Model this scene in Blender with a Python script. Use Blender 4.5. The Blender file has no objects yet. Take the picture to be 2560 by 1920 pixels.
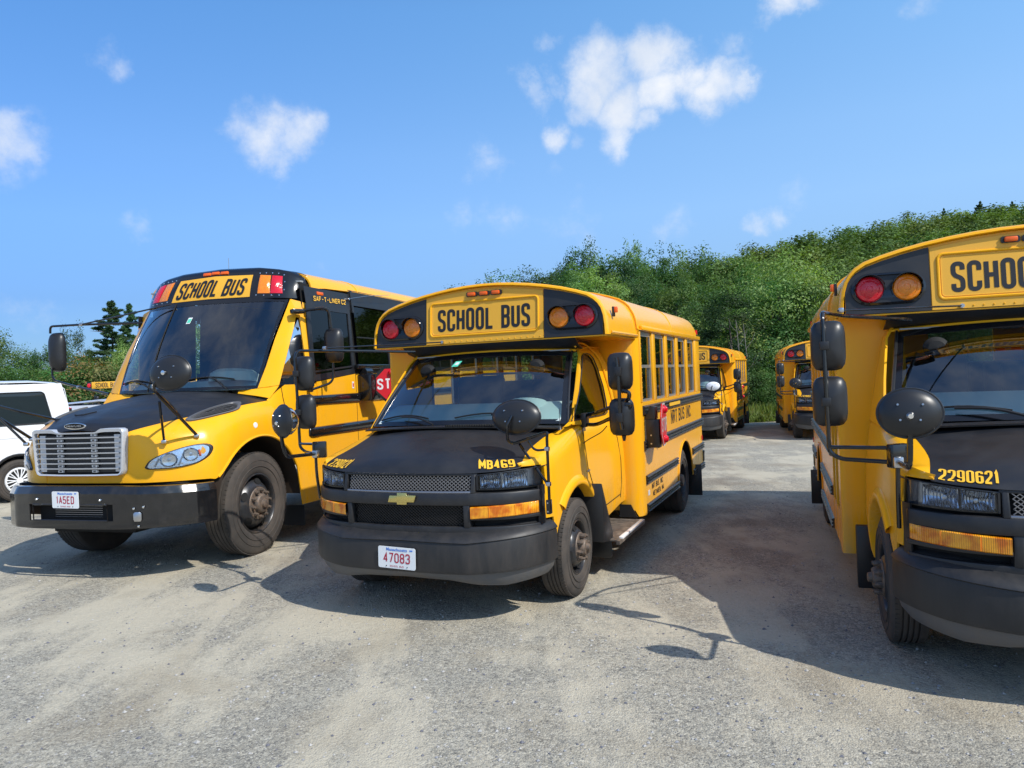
import bpy, bmesh, math, random
import numpy as np
from mathutils import Vector, Matrix, Quaternion
from mathutils.bvhtree import BVHTree
PI = math.pi
scn = bpy.context.scene
COL = scn.collection
# ------------------------------------------------------------------ camera
CAM_H, PITCH, ROLL, FOC = 1.713, math.radians(0.51), math.radians(-2.42), 1914.9
cd = bpy.data.cameras.new('camera'); cam = bpy.data.objects.new('camera', cd); COL.objects.link(cam)
cd.sensor_width = 36.0; cd.lens = 36.0 * FOC / 2560.0; cd.clip_end = 3000; cd.clip_start = 0.05
cam.location = (0, 0, CAM_H)
cam.rotation_euler = (Matrix.Rotation(PI / 2 - PITCH, 3, 'X') @ Matrix.Rotation(ROLL, 3, 'Z')).to_euler()
scn.camera = cam
# ------------------------------------------------------------------ sun + sky
SUN_DIR = Vector((0.704, -0.625, 1.0)).normalized()
SUN_EL = math.asin(SUN_DIR.z); SUN_AZ = math.atan2(SUN_DIR.x, SUN_DIR.y)
sl = bpy.data.lights.new('sun', 'SUN'); sl.energy = 4.3; sl.angle = math.radians(0.55); sl.color = (1.0, 0.95, 0.87)
so = bpy.data.objects.new('sun', sl); COL.objects.link(so); so.location = (10, -10, 20)
so.rotation_euler = (-SUN_DIR).to_track_quat('-Z', 'Y').to_euler()
world = bpy.data.worlds.new('World'); scn.world = world; world.use_nodes = True
scn.view_settings.view_transform = 'Standard'; scn.view_settings.look = 'None'
scn.view_settings.exposure = 0.12; scn.view_settings.gamma = 1.0; scn.view_settings.use_curve_mapping = False

def pixdir(px, py):
    """world direction seen at a pixel of the 2212 x 1659 view of the photo (used to aim the clouds)"""
    k = 2560 / 2212; x = px * k - 1280; y = py * k - 960
    x, y = x * math.cos(ROLL) + y * math.sin(ROLL), -x * math.sin(ROLL) + y * math.cos(ROLL)
    return Vector((x / FOC, math.cos(PITCH) - y / FOC * math.sin(PITCH), -math.sin(PITCH) - y / FOC * math.cos(PITCH))).normalized()

class NT:
    def __init__(s, tree): s.t = tree; s.n = tree.nodes; s.l = tree.links
    def new(s, typ, **kw):
        nd = s.n.new(typ)
        for k, v in kw.items():
            if k.startswith('_'): setattr(nd, k[1:], v)
            else:
                key = int(k[1:]) if (k[0] == 'i' and k[1:].isdigit()) else k.replace('__', ' ')
                nd.inputs[key].default_value = v
        return nd
    def link(s, a, b): s.l.new(a, b)
    def math(s, op, a, b=None, clamp=False):
        nd = s.n.new('ShaderNodeMath'); nd.operation = op; nd.use_clamp = clamp
        for i, v in enumerate((a, b)):
            if v is None: continue
            if isinstance(v, (int, float)): nd.inputs[i].default_value = v
            else: s.l.new(v, nd.inputs[i])
        return nd.outputs[0]
    def mixc(s, fac, a, b, mode='MIX'):
        nd = s.n.new('ShaderNodeMix'); nd.data_type = 'RGBA'; nd.blend_type = mode
        for i, v in ((0, fac), (6, a), (7, b)):
            if isinstance(v, (int, float)): nd.inputs[i].default_value = v
            elif isinstance(v, tuple): nd.inputs[i].default_value = v if len(v) == 4 else (*v, 1)
            else: s.l.new(v, nd.inputs[i])
        return nd.outputs[2]
    def ramp(s, fac, stops, interp='LINEAR'):
        nd = s.n.new('ShaderNodeValToRGB'); cr = nd.color_ramp; cr.interpolation = interp; hdr = max(max(c) if not isinstance(c, (int, float)) else c for _, c in stops)
        while len(cr.elements) < len(stops): cr.elements.new(0.5)
        for e, (p, c) in zip(cr.elements, stops):
            e.position = p; e.color = (c, c, c, 1) if isinstance(c, (int, float)) else (*c, 1)
        s.l.new(fac, nd.inputs[0]); return nd.outputs[0]

def build_sky():
    w = NT(world.node_tree); w.n.clear()
    out = w.n.new('ShaderNodeOutputWorld'); bg = w.new('ShaderNodeBackground', Strength=0.11)
    sky = w.n.new('ShaderNodeTexSky'); sky.sky_type = 'NISHITA'; sky.sun_disc = False
    sky.sun_elevation = SUN_EL; sky.sun_rotation = SUN_AZ; sky.altitude = 50; sky.air_density = 1.0; sky.dust_density = 0.6; sky.ozone_density = 2.5
    tc = w.n.new('ShaderNodeTexCoord'); v = tc.outputs['Generated']
    hs = w.new('ShaderNodeHueSaturation', Saturation=0.98, Value=1.0); w.link(sky.outputs[0], hs.inputs['Color'])
    # a little warping of the direction so the cloud edges are ragged
    nz = w.new('ShaderNodeTexNoise', Scale=7.0, Detail=8.0, Roughness=0.66); w.link(v, nz.inputs['Vector'])
    sub = w.new('ShaderNodeVectorMath', _operation='SUBTRACT'); w.link(nz.outputs['Color'], sub.inputs[0]); sub.inputs[1].default_value = (0.5, 0.5, 0.5)
    scl = w.new('ShaderNodeVectorMath', _operation='SCALE'); w.link(sub.outputs[0], scl.inputs[0]); scl.inputs['Scale'].default_value = 0.10
    add = w.new('ShaderNodeVectorMath', _operation='ADD'); w.link(v, add.inputs[0]); w.link(scl.outputs[0], add.inputs[1])
    nrm = w.new('ShaderNodeVectorMath', _operation='NORMALIZE'); w.link(add.outputs[0], nrm.inputs[0])
    vv = nrm.outputs[0]
    # (px, py, radius px, density)
    puffs = [(1300, 140, 90, 1.0), (1400, 110, 85, 1.1), (1430, 190, 75, 1.0), (1350, 230, 85, 1.0), (1345, 290, 62, .9), (1270, 200, 70, .9), (1410, 265, 45, .75),
             (1540, 190, 66, .85), (1590, 185, 42, .75), (1150, 205, 48, .62), (1195, 185, 36, .5), (1190, 285, 46, .72), (1245, 300, 30, .5), (1190, 105, 32, .45), (1270, 90, 50, .6), (1555, 105, 36, .4), (1480, 180, 50, .7),
             (570, 300, 80, .75), (640, 310, 65, .75), (600, 345, 50, .7), (675, 285, 35, .5), (520, 290, 45, .5),
             (20, 290, 85, .72), (60, 320, 60, .6), (0, 350, 60, .5), (265, 130, 38, .4), (240, 95, 35, .25), (1680, 12, 60, .9), (1720, 5, 40, .7), (1990, 0, 50, .35),
             (1050, 365, 62, .34), (1190, 368, 32, .22), (990, 465, 50, .26), (1085, 490, 62, .32), (1240, 485, 78, .27), (295, 478, 42, .36), (1640, 490, 42, .6), (1680, 475, 32, .4), (1460, 500, 50, .3),
             (60, 690, 55, .3), (885, 195, 35, .16), (1710, 400, 45, .2), (690, 575, 60, .22)]
    tot = None
    for px, py, r, d in puffs:
        c = pixdir(px, py); dt = w.new('ShaderNodeVectorMath', _operation='DISTANCE'); w.link(vv, dt.inputs[0]); dt.inputs[1].default_value = c
        rr = r * 2560 / 2212 / FOC
        m = w.new('ShaderNodeMapRange', _interpolation_type='SMOOTHSTEP'); w.link(dt.outputs['Value'], m.inputs['Value'])
        m.inputs['From Min'].default_value = rr * 1.25; m.inputs['From Max'].default_value = rr * 0.1; m.inputs['To Min'].default_value = 0; m.inputs['To Max'].default_value = d
        tot = m.outputs[0] if tot is None else w.math('MAXIMUM', tot, m.outputs[0])
    n2 = w.new('ShaderNodeTexNoise', Scale=16.0, Detail=8.0, Roughness=0.62); w.link(v, n2.inputs['Vector'])
    den = w.math('ADD', tot, w.math('MULTIPLY', w.math('SUBTRACT', n2.outputs['Fac'], 0.57), 1.5))
    den = w.math('MULTIPLY', den, w.math('GREATER_THAN', tot, 0.001))
    # scattered clouds added outside the view to neutralise ambient light and show in reflections
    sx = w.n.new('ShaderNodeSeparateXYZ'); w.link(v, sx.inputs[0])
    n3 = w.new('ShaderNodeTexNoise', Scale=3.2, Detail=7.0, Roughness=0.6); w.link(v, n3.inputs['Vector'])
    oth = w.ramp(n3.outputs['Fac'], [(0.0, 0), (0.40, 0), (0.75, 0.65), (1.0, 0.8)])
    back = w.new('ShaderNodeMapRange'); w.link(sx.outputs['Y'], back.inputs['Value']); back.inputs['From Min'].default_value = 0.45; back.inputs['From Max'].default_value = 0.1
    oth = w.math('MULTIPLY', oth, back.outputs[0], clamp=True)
    fac = w.new('ShaderNodeMapRange', _interpolation_type='SMOOTHSTEP'); w.link(den, fac.inputs['Value']); fac.inputs['From Min'].default_value = 0.02; fac.inputs['From Max'].default_value = 1.12; fac.inputs['To Max'].default_value = .95
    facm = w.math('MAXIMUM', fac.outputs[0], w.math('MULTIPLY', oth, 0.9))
    n4 = w.new('ShaderNodeTexNoise', Scale=11.0, Detail=5.0); w.link(vv, n4.inputs['Vector'])
    ccol = w.mixc(w.ramp(n4.outputs['Fac'], [(0.35, 0), (0.7, 1)]), (6.3, 6.9, 7.9, 1), (8.4, 8.5, 8.7, 1))
    grd = w.ramp(sx.outputs['Z'], [(0.0, (0.56, 0.75, 1.18)), (0.11, (0.66, 0.86, 1.28)), (0.2, (1.0, 1.26, 1.66)), (0.28, (1.12, 1.46, 1.86)), (0.43, (1.10, 1.68, 2.15)), (1.0, (0.8, 1.25, 1.75))])
    skyc = w.mixc(1.0, hs.outputs[0], grd, 'MULTIPLY')
    side = w.new('ShaderNodeMapRange', _interpolation_type='SMOOTHSTEP'); w.link(sx.outputs['X'], side.inputs['Value']); side.inputs['From Min'].default_value = -.75; side.inputs['From Max'].default_value = .65
    skyc = w.mixc(1.0, skyc, w.mixc(side.outputs[0], (.68, .78, .84, 1), (1.30, 1.20, 1.02, 1)), 'MULTIPLY')   # paler towards the sun's side
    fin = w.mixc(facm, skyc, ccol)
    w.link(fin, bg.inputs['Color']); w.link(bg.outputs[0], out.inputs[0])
build_sky()

# ------------------------------------------------------------------ materials
def mat(name, col, rough=0.5, metal=0.0, coat=0.0, spec=0.5, noise=None, bump=None, emit=None, sss=None):
    m = bpy.data.materials.new(name); m.use_nodes = True; t = NT(m.node_tree); b = t.n['Principled BSDF']
    b.inputs['Base Color'].default_value = (*col, 1); b.inputs['Roughness'].default_value = rough; b.inputs['Metallic'].default_value = metal
    b.inputs['Coat Weight'].default_value = coat; b.inputs['Coat Roughness'].default_value = 0.04; b.inputs['Specular IOR Level'].default_value = spec
    tc = t.n.new('ShaderNodeTexCoord')
    if noise:  # (scale, other colour, lo, hi)
        sc, c2, lo, hi = noise
        n = t.new('ShaderNodeTexNoise', Scale=sc, Detail=6.0, Roughness=0.6); t.link(tc.outputs['Object'], n.inputs['Vector'])
        t.link(t.mixc(t.ramp(n.outputs['Fac'], [(lo, 0), (hi, 1)]), (*col, 1), (*c2, 1)), b.inputs['Base Color'])
        r = t.ramp(n.outputs['Fac'], [(0.3, max(0, rough - .06)), (0.75, min(1, rough + .12))]); t.link(r, b.inputs['Roughness'])
    if bump:   # (scale, strength, distance)
        n = t.new('ShaderNodeTexNoise', Scale=bump[0], Detail=3.0); t.link(tc.outputs['Object'], n.inputs['Vector'])
        bp = t.new('ShaderNodeBump', Strength=bump[1], Distance=bump[2]); t.link(n.outputs['Fac'], bp.inputs['Height']); t.link(bp.outputs[0], b.inputs['Normal'])
    return m
def glassmat(name, tint, refl=1.0, ior=1.5):
    m = bpy.data.materials.new(name); m.use_nodes = True; t = NT(m.node_tree); t.n.clear()
    out = t.n.new('ShaderNodeOutputMaterial'); tr = t.new('ShaderNodeBsdfTransparent', Color=(*tint, 1)); gl = t.new('ShaderNodeBsdfGlossy', Roughness=0.02)
    fr = t.new('ShaderNodeFresnel', IOR=ior); mx = t.n.new('ShaderNodeMixShader')
    t.link(t.math('MULTIPLY', fr.outputs[0], refl, clamp=True), mx.inputs[0]); t.link(tr.outputs[0], mx.inputs[1]); t.link(gl.outputs[0], mx.inputs[2]); t.link(mx.outputs[0], out.inputs[0])
    return m
def lensmat(name, col, deep, scale=90, coords='Object', ring=False):
    m = mat(name, col, 0.12, 0, 0.6); t = NT(m.node_tree); b = t.n['Principled BSDF']
    tc = t.n.new('ShaderNodeTexCoord'); wv = t.new('ShaderNodeTexWave', Scale=scale, Distortion=0.0); wv.bands_direction = 'X'
    t.link(tc.outputs[coords], wv.inputs['Vector'])
    t.link(t.mixc(wv.outputs['Fac'], (*deep, 1), (*col, 1)), b.inputs['Base Color'])
    bp = t.new('ShaderNodeBump', Strength=0.5, Distance=0.002); t.link(wv.outputs['Fac'], bp.inputs['Height']); t.link(bp.outputs[0], b.inputs['Normal'])
    b.inputs['Subsurface Weight'].default_value = 0.25; b.inputs['Subsurface Radius'].default_value = (.02, .01, .005)
    return m
def signal_lens():
    m = mat('amber_signal_lens', (0.9, .3, .004), 0.10, 0, 0.6); t = NT(m.node_tree); b = t.n['Principled BSDF']; tc = t.n.new('ShaderNodeTexCoord')
    n = t.new('ShaderNodeTexNoise', Scale=13.0, Detail=2.0); t.link(tc.outputs['Object'], n.inputs['Vector']); wv = t.new('ShaderNodeTexWave', Scale=34.0, Distortion=0.4); wv.bands_direction = 'X'; t.link(tc.outputs['Object'], wv.inputs['Vector'])
    c = t.mixc(t.ramp(n.outputs['Fac'], [(.38, 0), (.62, 1)]), (.62, .14, .0, 1), (.98, .42, .015, 1)); c = t.mixc(t.math('MULTIPLY', wv.outputs['Fac'], .35), c, (.30, .05, 0, 1)); t.link(c, b.inputs['Base Color'])
    bp = t.new('ShaderNodeBump', Strength=.5, Distance=.003); t.link(wv.outputs['Fac'], bp.inputs['Height']); t.link(bp.outputs[0], b.inputs['Normal']); return m
def dusty(name, col, rough, dust, top, coat=0.0, spec=.5, bump=None):
    """paint or plastic with road dust: noise spots that get denser towards the bottom of the vehicle"""
    m = mat(name, col, rough, 0, coat, spec, bump=bump); t = NT(m.node_tree); b = t.n['Principled BSDF']
    tc = t.n.new('ShaderNodeTexCoord'); s = t.n.new('ShaderNodeSeparateXYZ'); t.link(tc.outputs['Object'], s.inputs[0])
    mp = t.new('ShaderNodeMapping'); mp.inputs['Scale'].default_value = (1, 1, .22); t.link(tc.outputs['Object'], mp.inputs[0])
    n = t.new('ShaderNodeTexNoise', Scale=7.0, Detail=8.0, Roughness=0.7); t.link(mp.outputs[0], n.inputs['Vector'])
    h = t.new('ShaderNodeMapRange'); t.link(s.outputs['Z'], h.inputs['Value']); h.inputs['From Min'].default_value = top; h.inputs['From Max'].default_value = 0.1
    f = t.math('MULTIPLY', t.math('ADD', h.outputs[0], .12), t.ramp(n.outputs['Fac'], [(.38, 0), (.72, 1)]), clamp=True)
    t.link(t.mixc(f, (*col, 1), (*dust, 1)), b.inputs['Base Color'])
    t.link(t.math('ADD', t.math('MULTIPLY', f, .4), rough), b.inputs['Roughness'])
    return m
YC = (0.88, 0.415, 0.007)
YEL = dusty('bus_yellow', YC, 0.22, (0.52, 0.33, 0.12), 0.85, coat=0.08, spec=.30, bump=(2.4, .22, .004))
YEL_DULL = mat('sign_yellow', (0.78, 0.40, 0.03), 0.45, bump=(300, .1, .001))
BLKM = mat('matte_black_paint', (0.014, 0.015, 0.018), 0.42, noise=(5, (0.022, 0.022, 0.024), .4, .7))
BLKG = mat('gloss_black', (0.008, 0.008, 0.009), 0.13, coat=.3)
BLKP = mat('black_plastic', (0.017, 0.017, 0.018), 0.38, bump=(260, .12, .001))
BLKD = mat('deep_black', (0.005, 0.005, 0.005), 0.8)
RUB = mat('rub_rail_black', (0.018, 0.018, 0.020), 0.28, noise=(9, (0.05, 0.045, .04), .5, .8))
BUMPER = dusty('bumper_plastic', (0.015, 0.016, 0.018), 0.44, (0.060, 0.050, 0.042), 0.85, bump=(400, .15, .001))
DAM = dusty('air_dam_plastic', (0.085, 0.090, 0.098), 0.45, (0.15, 0.125, 0.10), 0.6)
FASC = mat('fascia_plastic', (0.016, 0.016, 0.018), 0.42, noise=(12, (0.028, 0.027, 0.026), .45, .75))
BUMPC = mat('black_enamel_steel', (0.010, 0.010, 0.011), 0.13, coat=.5, noise=(14, (0.022, 0.02, 0.02), .5, .8))
CHROME = mat('chrome', (0.85, 0.86, 0.88), 0.08, 1.0)
STEEL = mat('bright_steel', (0.55, 0.55, 0.56), 0.28, 1.0)
SILVER = mat('silver_paint', (0.60, 0.61, 0.63), 0.28, 0.35, coat=.3)
GOLD = mat('gold_badge', (0.68, 0.56, 0.20), 0.22, 0.9)
MESHM = mat('grille_wire', (0.30, 0.30, 0.32), 0.25, .8)
RUBBER = mat('tyre_rubber', (0.040, 0.036, 0.033), 0.85, noise=(5, (0.085, 0.070, 0.058), .35, .7), bump=(120, .15, .002))
RIMB = mat('dark_steel_rim', (0.035, 0.036, 0.040), 0.32, 0.3, noise=(10, (0.10, 0.075, 0.055), .5, .75))
HUBM = mat('dusty_hub', (0.12, 0.10, 0.085), 0.6, .4, noise=(30, (0.24, 0.17, 0.12), .4, .7))
RED = lensmat('red_lens', (0.80, 0.008, 0.03), (0.50, 0.0, 0.01), 60)
AMB = lensmat('amber_lens', (0.95, 0.30, 0.004), (0.75, 0.17, 0.0), 60)
AMBT = signal_lens()
WHITE = mat('white_paint', (0.80, 0.81, 0.82), 0.25, coat=.4)
PLATE = mat('plate_white', (0.78, 0.80, 0.80), 0.4)
PRED = mat('plate_red', (0.42, 0.02, 0.05), 0.5)
PBLUE = mat('plate_blue', (0.05, 0.19, 0.62), 0.5)
SGNR = mat('stop_red', (0.62, 0.01, 0.02), 0.35)
LETB = mat('letter_black', (0.012, 0.012, 0.014), 0.5)
LETY = mat('letter_yellow', (0.90, 0.50, 0.03), 0.4)
GREENS = mat('inspection_green', (0.10, 0.62, 0.42), 0.5)
DASH = mat('dashboard_grey', (0.52, 0.60, 0.58), 0.8)
SEAT = mat('seat_vinyl', (0.03, 0.055, 0.085), 0.5)
INTER = mat('interior_wall', (0.30, 0.32, 0.32), 0.7)
FLOORM = mat('interior_floor', (0.03, 0.03, 0.03), 0.8)
ALU = mat('window_aluminium', (0.50, 0.50, 0.49), 0.35, .75)
STEP = mat('step_metal', (0.13, 0.11, 0.095), 0.6, .5, noise=(16, (0.30, 0.25, 0.2), .4, .7))
WS_GLASS = glassmat('windshield_glass', (0.80, 0.93, 0.91), 3.2, 1.55)
SD_GLASS = glassmat('side_glass', (0.55, 0.60, 0.58), 1.1)
TINT = glassmat('tinted_glass', (0.035, 0.038, 0.045), 1.0, 1.5)
CLEAR = glassmat('headlight_lens', (0.80, 0.84, 0.88), 1.0)
ORNG = mat('marker_orange', (0.8, 0.12, 0.01), .3)

# ------------------------------------------------------------------ mesh builder
def V(*a): return Vector(a)
def fillet(pts, r, n=5):
    pts = [Vector(p) for p in pts]; out = [pts[0]]
    for a, b, c in zip(pts, pts[1:], pts[2:]):
        d1 = (a - b); d2 = (c - b); l = min(r, d1.length * .49, d2.length * .49)
        p = b + d1.normalized() * l; q = b + d2.normalized() * l
        for i in range(n + 1):
            t = i / n; out.append(p * (1 - t) ** 2 + b * 2 * t * (1 - t) + q * t * t)
    out.append(pts[-1]); return out
SOLID_C = [Vector((0, 2.6, 1.0))]
def thicken(bm, t):
    """give an open sheet a thickness on its inner side (the side towards the middle of the vehicle)"""
    bm.normal_update(); c = SOLID_C[0]
    if sum(f.normal.dot(f.calc_center_median() - c) * f.calc_area() for f in bm.faces) < 0: bmesh.ops.reverse_faces(bm, faces=bm.faces[:])
    bm.normal_update(); faces = bm.faces[:]; edges = [(e.verts[0], e.verts[1], e.link_faces[0]) for e in bm.edges if len(e.link_faces) == 1]
    new = {v: bm.verts.new(v.co - v.normal * t) for v in bm.verts[:] if v.link_faces}
    for f in faces: bm.faces.new([new[v] for v in reversed(f.verts)])
    for a, b, f in edges:
        vs = list(f.verts); i = vs.index(a)
        if vs[(i + 1) % len(vs)] is not b: a, b = b, a
        bm.faces.new([b, a, new[a], new[b]])
class MB:
    def __init__(s): s.v = []; s.f = []
    def add(s, vs, fs):
        o = len(s.v); s.v += [tuple(v) for v in vs]; s.f += [tuple(i + o for i in f) for f in fs]; return s
    def box(s, c, d, R=None):
        vs = []
        for k in range(8):
            p = Vector(((k & 1) - .5, ((k >> 1) & 1) - .5, ((k >> 2) & 1) - .5)); p = Vector((p.x * d[0], p.y * d[1], p.z * d[2]))
            if R is not None: p = R @ p
            vs.append(p + Vector(c))
        return s.add(vs, [(0, 2, 3, 1), (4, 5, 7, 6), (0, 1, 5, 4), (2, 6, 7, 3), (0, 4, 6, 2), (1, 3, 7, 5)])
    def grid(s, rows, cu=False, cv=False, skip=None):
        n = len(rows[0]); m = len(rows); vs = [p for r in rows for p in r]; fs = []
        for j in range(m if cv else m - 1):
            for i in range(n if cu else n - 1):
                if skip and skip(i, j): continue
                a = j * n + i; b = j * n + (i + 1) % n; c = ((j + 1) % m) * n + (i + 1) % n; d = ((j + 1) % m) * n + i
                fs.append((a, b, c, d))
        return s.add(vs, fs)
    def tube(s, path, r, n=8, closed=False, rr=None):
        P = [Vector(p) for p in path]; rows = []; up = None; m = len(P)
        for i, p in enumerate(P):
            a = P[i - 1] if (i > 0 or closed) else P[0]; b = P[(i + 1) % m] if (i < m - 1 or closed) else P[-1]
            t = (b - a).normalized()
            if up is None: up = t.orthogonal().normalized()
            else:
                up = (up - t * up.dot(t))
                up = up.normalized() if up.length > 1e-6 else t.orthogonal().normalized()
            bi = t.cross(up); q = rr[i] if rr else r
            rows.append([p + (up * math.cos(2 * PI * k / n) + bi * math.sin(2 * PI * k / n)) * q for k in range(n)])
        o = len(s.v); s.grid(rows, cu=True, cv=closed)
        if not closed: s.f.append(tuple(range(o, o + n))[::-1]); s.f.append(tuple(range(o + (m - 1) * n, o + m * n)))
        return s
    def cyl(s, a, b, r0, r1=None, n=16): return s.tube([a, b], r0, n, rr=[r0, r0 if r1 is None else r1])
    def lathe(s, prof, o, axis, n=32, cap0=False, cap1=False, sx=1.0, sy=1.0):
        ax = Vector(axis).normalized(); u = ax.orthogonal().normalized()
        if abs(ax.z) < .5: u = V(0, 0, 1)
        w = ax.cross(u); o = Vector(o)
        rows = [[o + ax * h + (u * math.cos(2 * PI * k / n) * r * sy + w * math.sin(2 * PI * k / n) * r * sx) for k in range(n)] for r, h in prof]
        b = len(s.v); s.grid(rows, cu=True)
        if cap0: s.f.append(tuple(range(b, b + n))[::-1])
        if cap1: s.f.append(tuple(range(b + (len(rows) - 1) * n, b + len(rows) * n)))
        return s
    def prism(s, poly, o, ux, uy, d):
        o = Vector(o); ux = Vector(ux); uy = Vector(uy); nn = ux.cross(uy).normalized() * d; n = len(poly)
        a = [o + ux * p[0] + uy * p[1] for p in poly]; b = [q + nn for q in a]
        return s.add(a + b, [tuple(range(n))[::-1], tuple(range(n, 2 * n))] + [(i, (i + 1) % n, n + (i + 1) % n, n + i) for i in range(n)])
    def fan(s, pts): return s.add(pts, [tuple(range(len(pts)))])
    def mirror(s):
        o = len(s.v); s.v += [(-x, y, z) for x, y, z in s.v[:o]]; s.f += [tuple(i + o for i in f)[::-1] for f in s.f[:]]; return s
    def build(s, name, m, parent=None, bev=0, solid=0, smooth=True, ang=38, seg=2, loc=None, keep=False):
        me = bpy.data.meshes.new(name); bm = bmesh.new()
        vs = [bm.verts.new(v) for v in s.v]
        for f in s.f:
            if len(set(f)) < 3: continue
            try: bm.faces.new([vs[i] for i in f])
            except ValueError: pass
        bmesh.ops.remove_doubles(bm, verts=bm.verts, dist=1e-5)
        if not keep: bmesh.ops.recalc_face_normals(bm, faces=bm.faces)
        if solid: thicken(bm, solid)
        if bev:
            ed = [e for e in bm.edges if len(e.link_faces) == 2 and e.calc_face_angle(0) > .55]
            bmesh.ops.bevel(bm, geom=ed, offset=bev, segments=seg, profile=.5, affect='EDGES', clamp_overlap=True)
        bm.to_mesh(me); bm.free()
        if smooth and len(me.polygons):
            me.polygons.foreach_set('use_smooth', [True] * len(me.polygons)); me.set_sharp_from_angle(angle=math.radians(ang))
        me.materials.append(m)
        o = bpy.data.objects.new(name, me); COL.objects.link(o)
        if parent is not None: o.parent = parent
        if loc is not None: o.location = loc
        return o
def tag(o, label=None, cat=None, group=None, kind=None):
    for k, v in (('label', label), ('category', cat), ('group', group), ('kind', kind)):
        if v: o[k] = v
    return o
def empty(name, loc, rz=0):
    o = bpy.data.objects.new(name, None); COL.objects.link(o); o.location = loc; o.rotation_euler = (0, 0, rz); o.empty_display_size = .3; return o
def copy_tree(o, parent=None):
    c = o.copy(); COL.objects.link(c); c.parent = parent
    for ch in list(o.children): copy_tree(ch, c)
    return c
def rot(ax, a): return Matrix.Rotation(a, 3, ax)
def bvh_of(*obs):
    vs = []; fs = []
    for o in obs:
        k = len(vs); vs += [v.co.copy() for v in o.data.vertices]; fs += [tuple(i + k for i in p.vertices) for p in o.data.polygons]
    return BVHTree.FromPolygons(vs, fs)
def drape(bvh, src, guess, off):
    """drop a point onto a surface along the line src -> guess, then lift it by off"""
    d = (Vector(guess) - Vector(src)).normalized(); h, n, i, dd = bvh.ray_cast(Vector(src), d)
    if h is None: return Vector(guess)
    if n.dot(d) > 0: n = -n
    return h + n * off
def lerp(a, b, t): return a + (b - a) * t
def pl(x, xs, ys): return float(np.interp(x, xs, ys))
def spl(pts, n):
    """Catmull-Rom through pts, n samples"""
    P = [Vector(p) for p in pts]; out = []; m = len(P) - 1
    for k in range(n):
        t = k / (n - 1) * m; i = min(int(t), m - 1); f = t - i
        p0 = P[max(i - 1, 0)]; p1 = P[i]; p2 = P[i + 1]; p3 = P[min(i + 2, m)]
        out.append(.5 * ((2 * p1) + (p2 - p0) * f + (2 * p0 - 5 * p1 + 4 * p2 - p3) * f * f + (-p0 + 3 * p1 - 3 * p2 + p3) * f ** 3))
    return out

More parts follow.
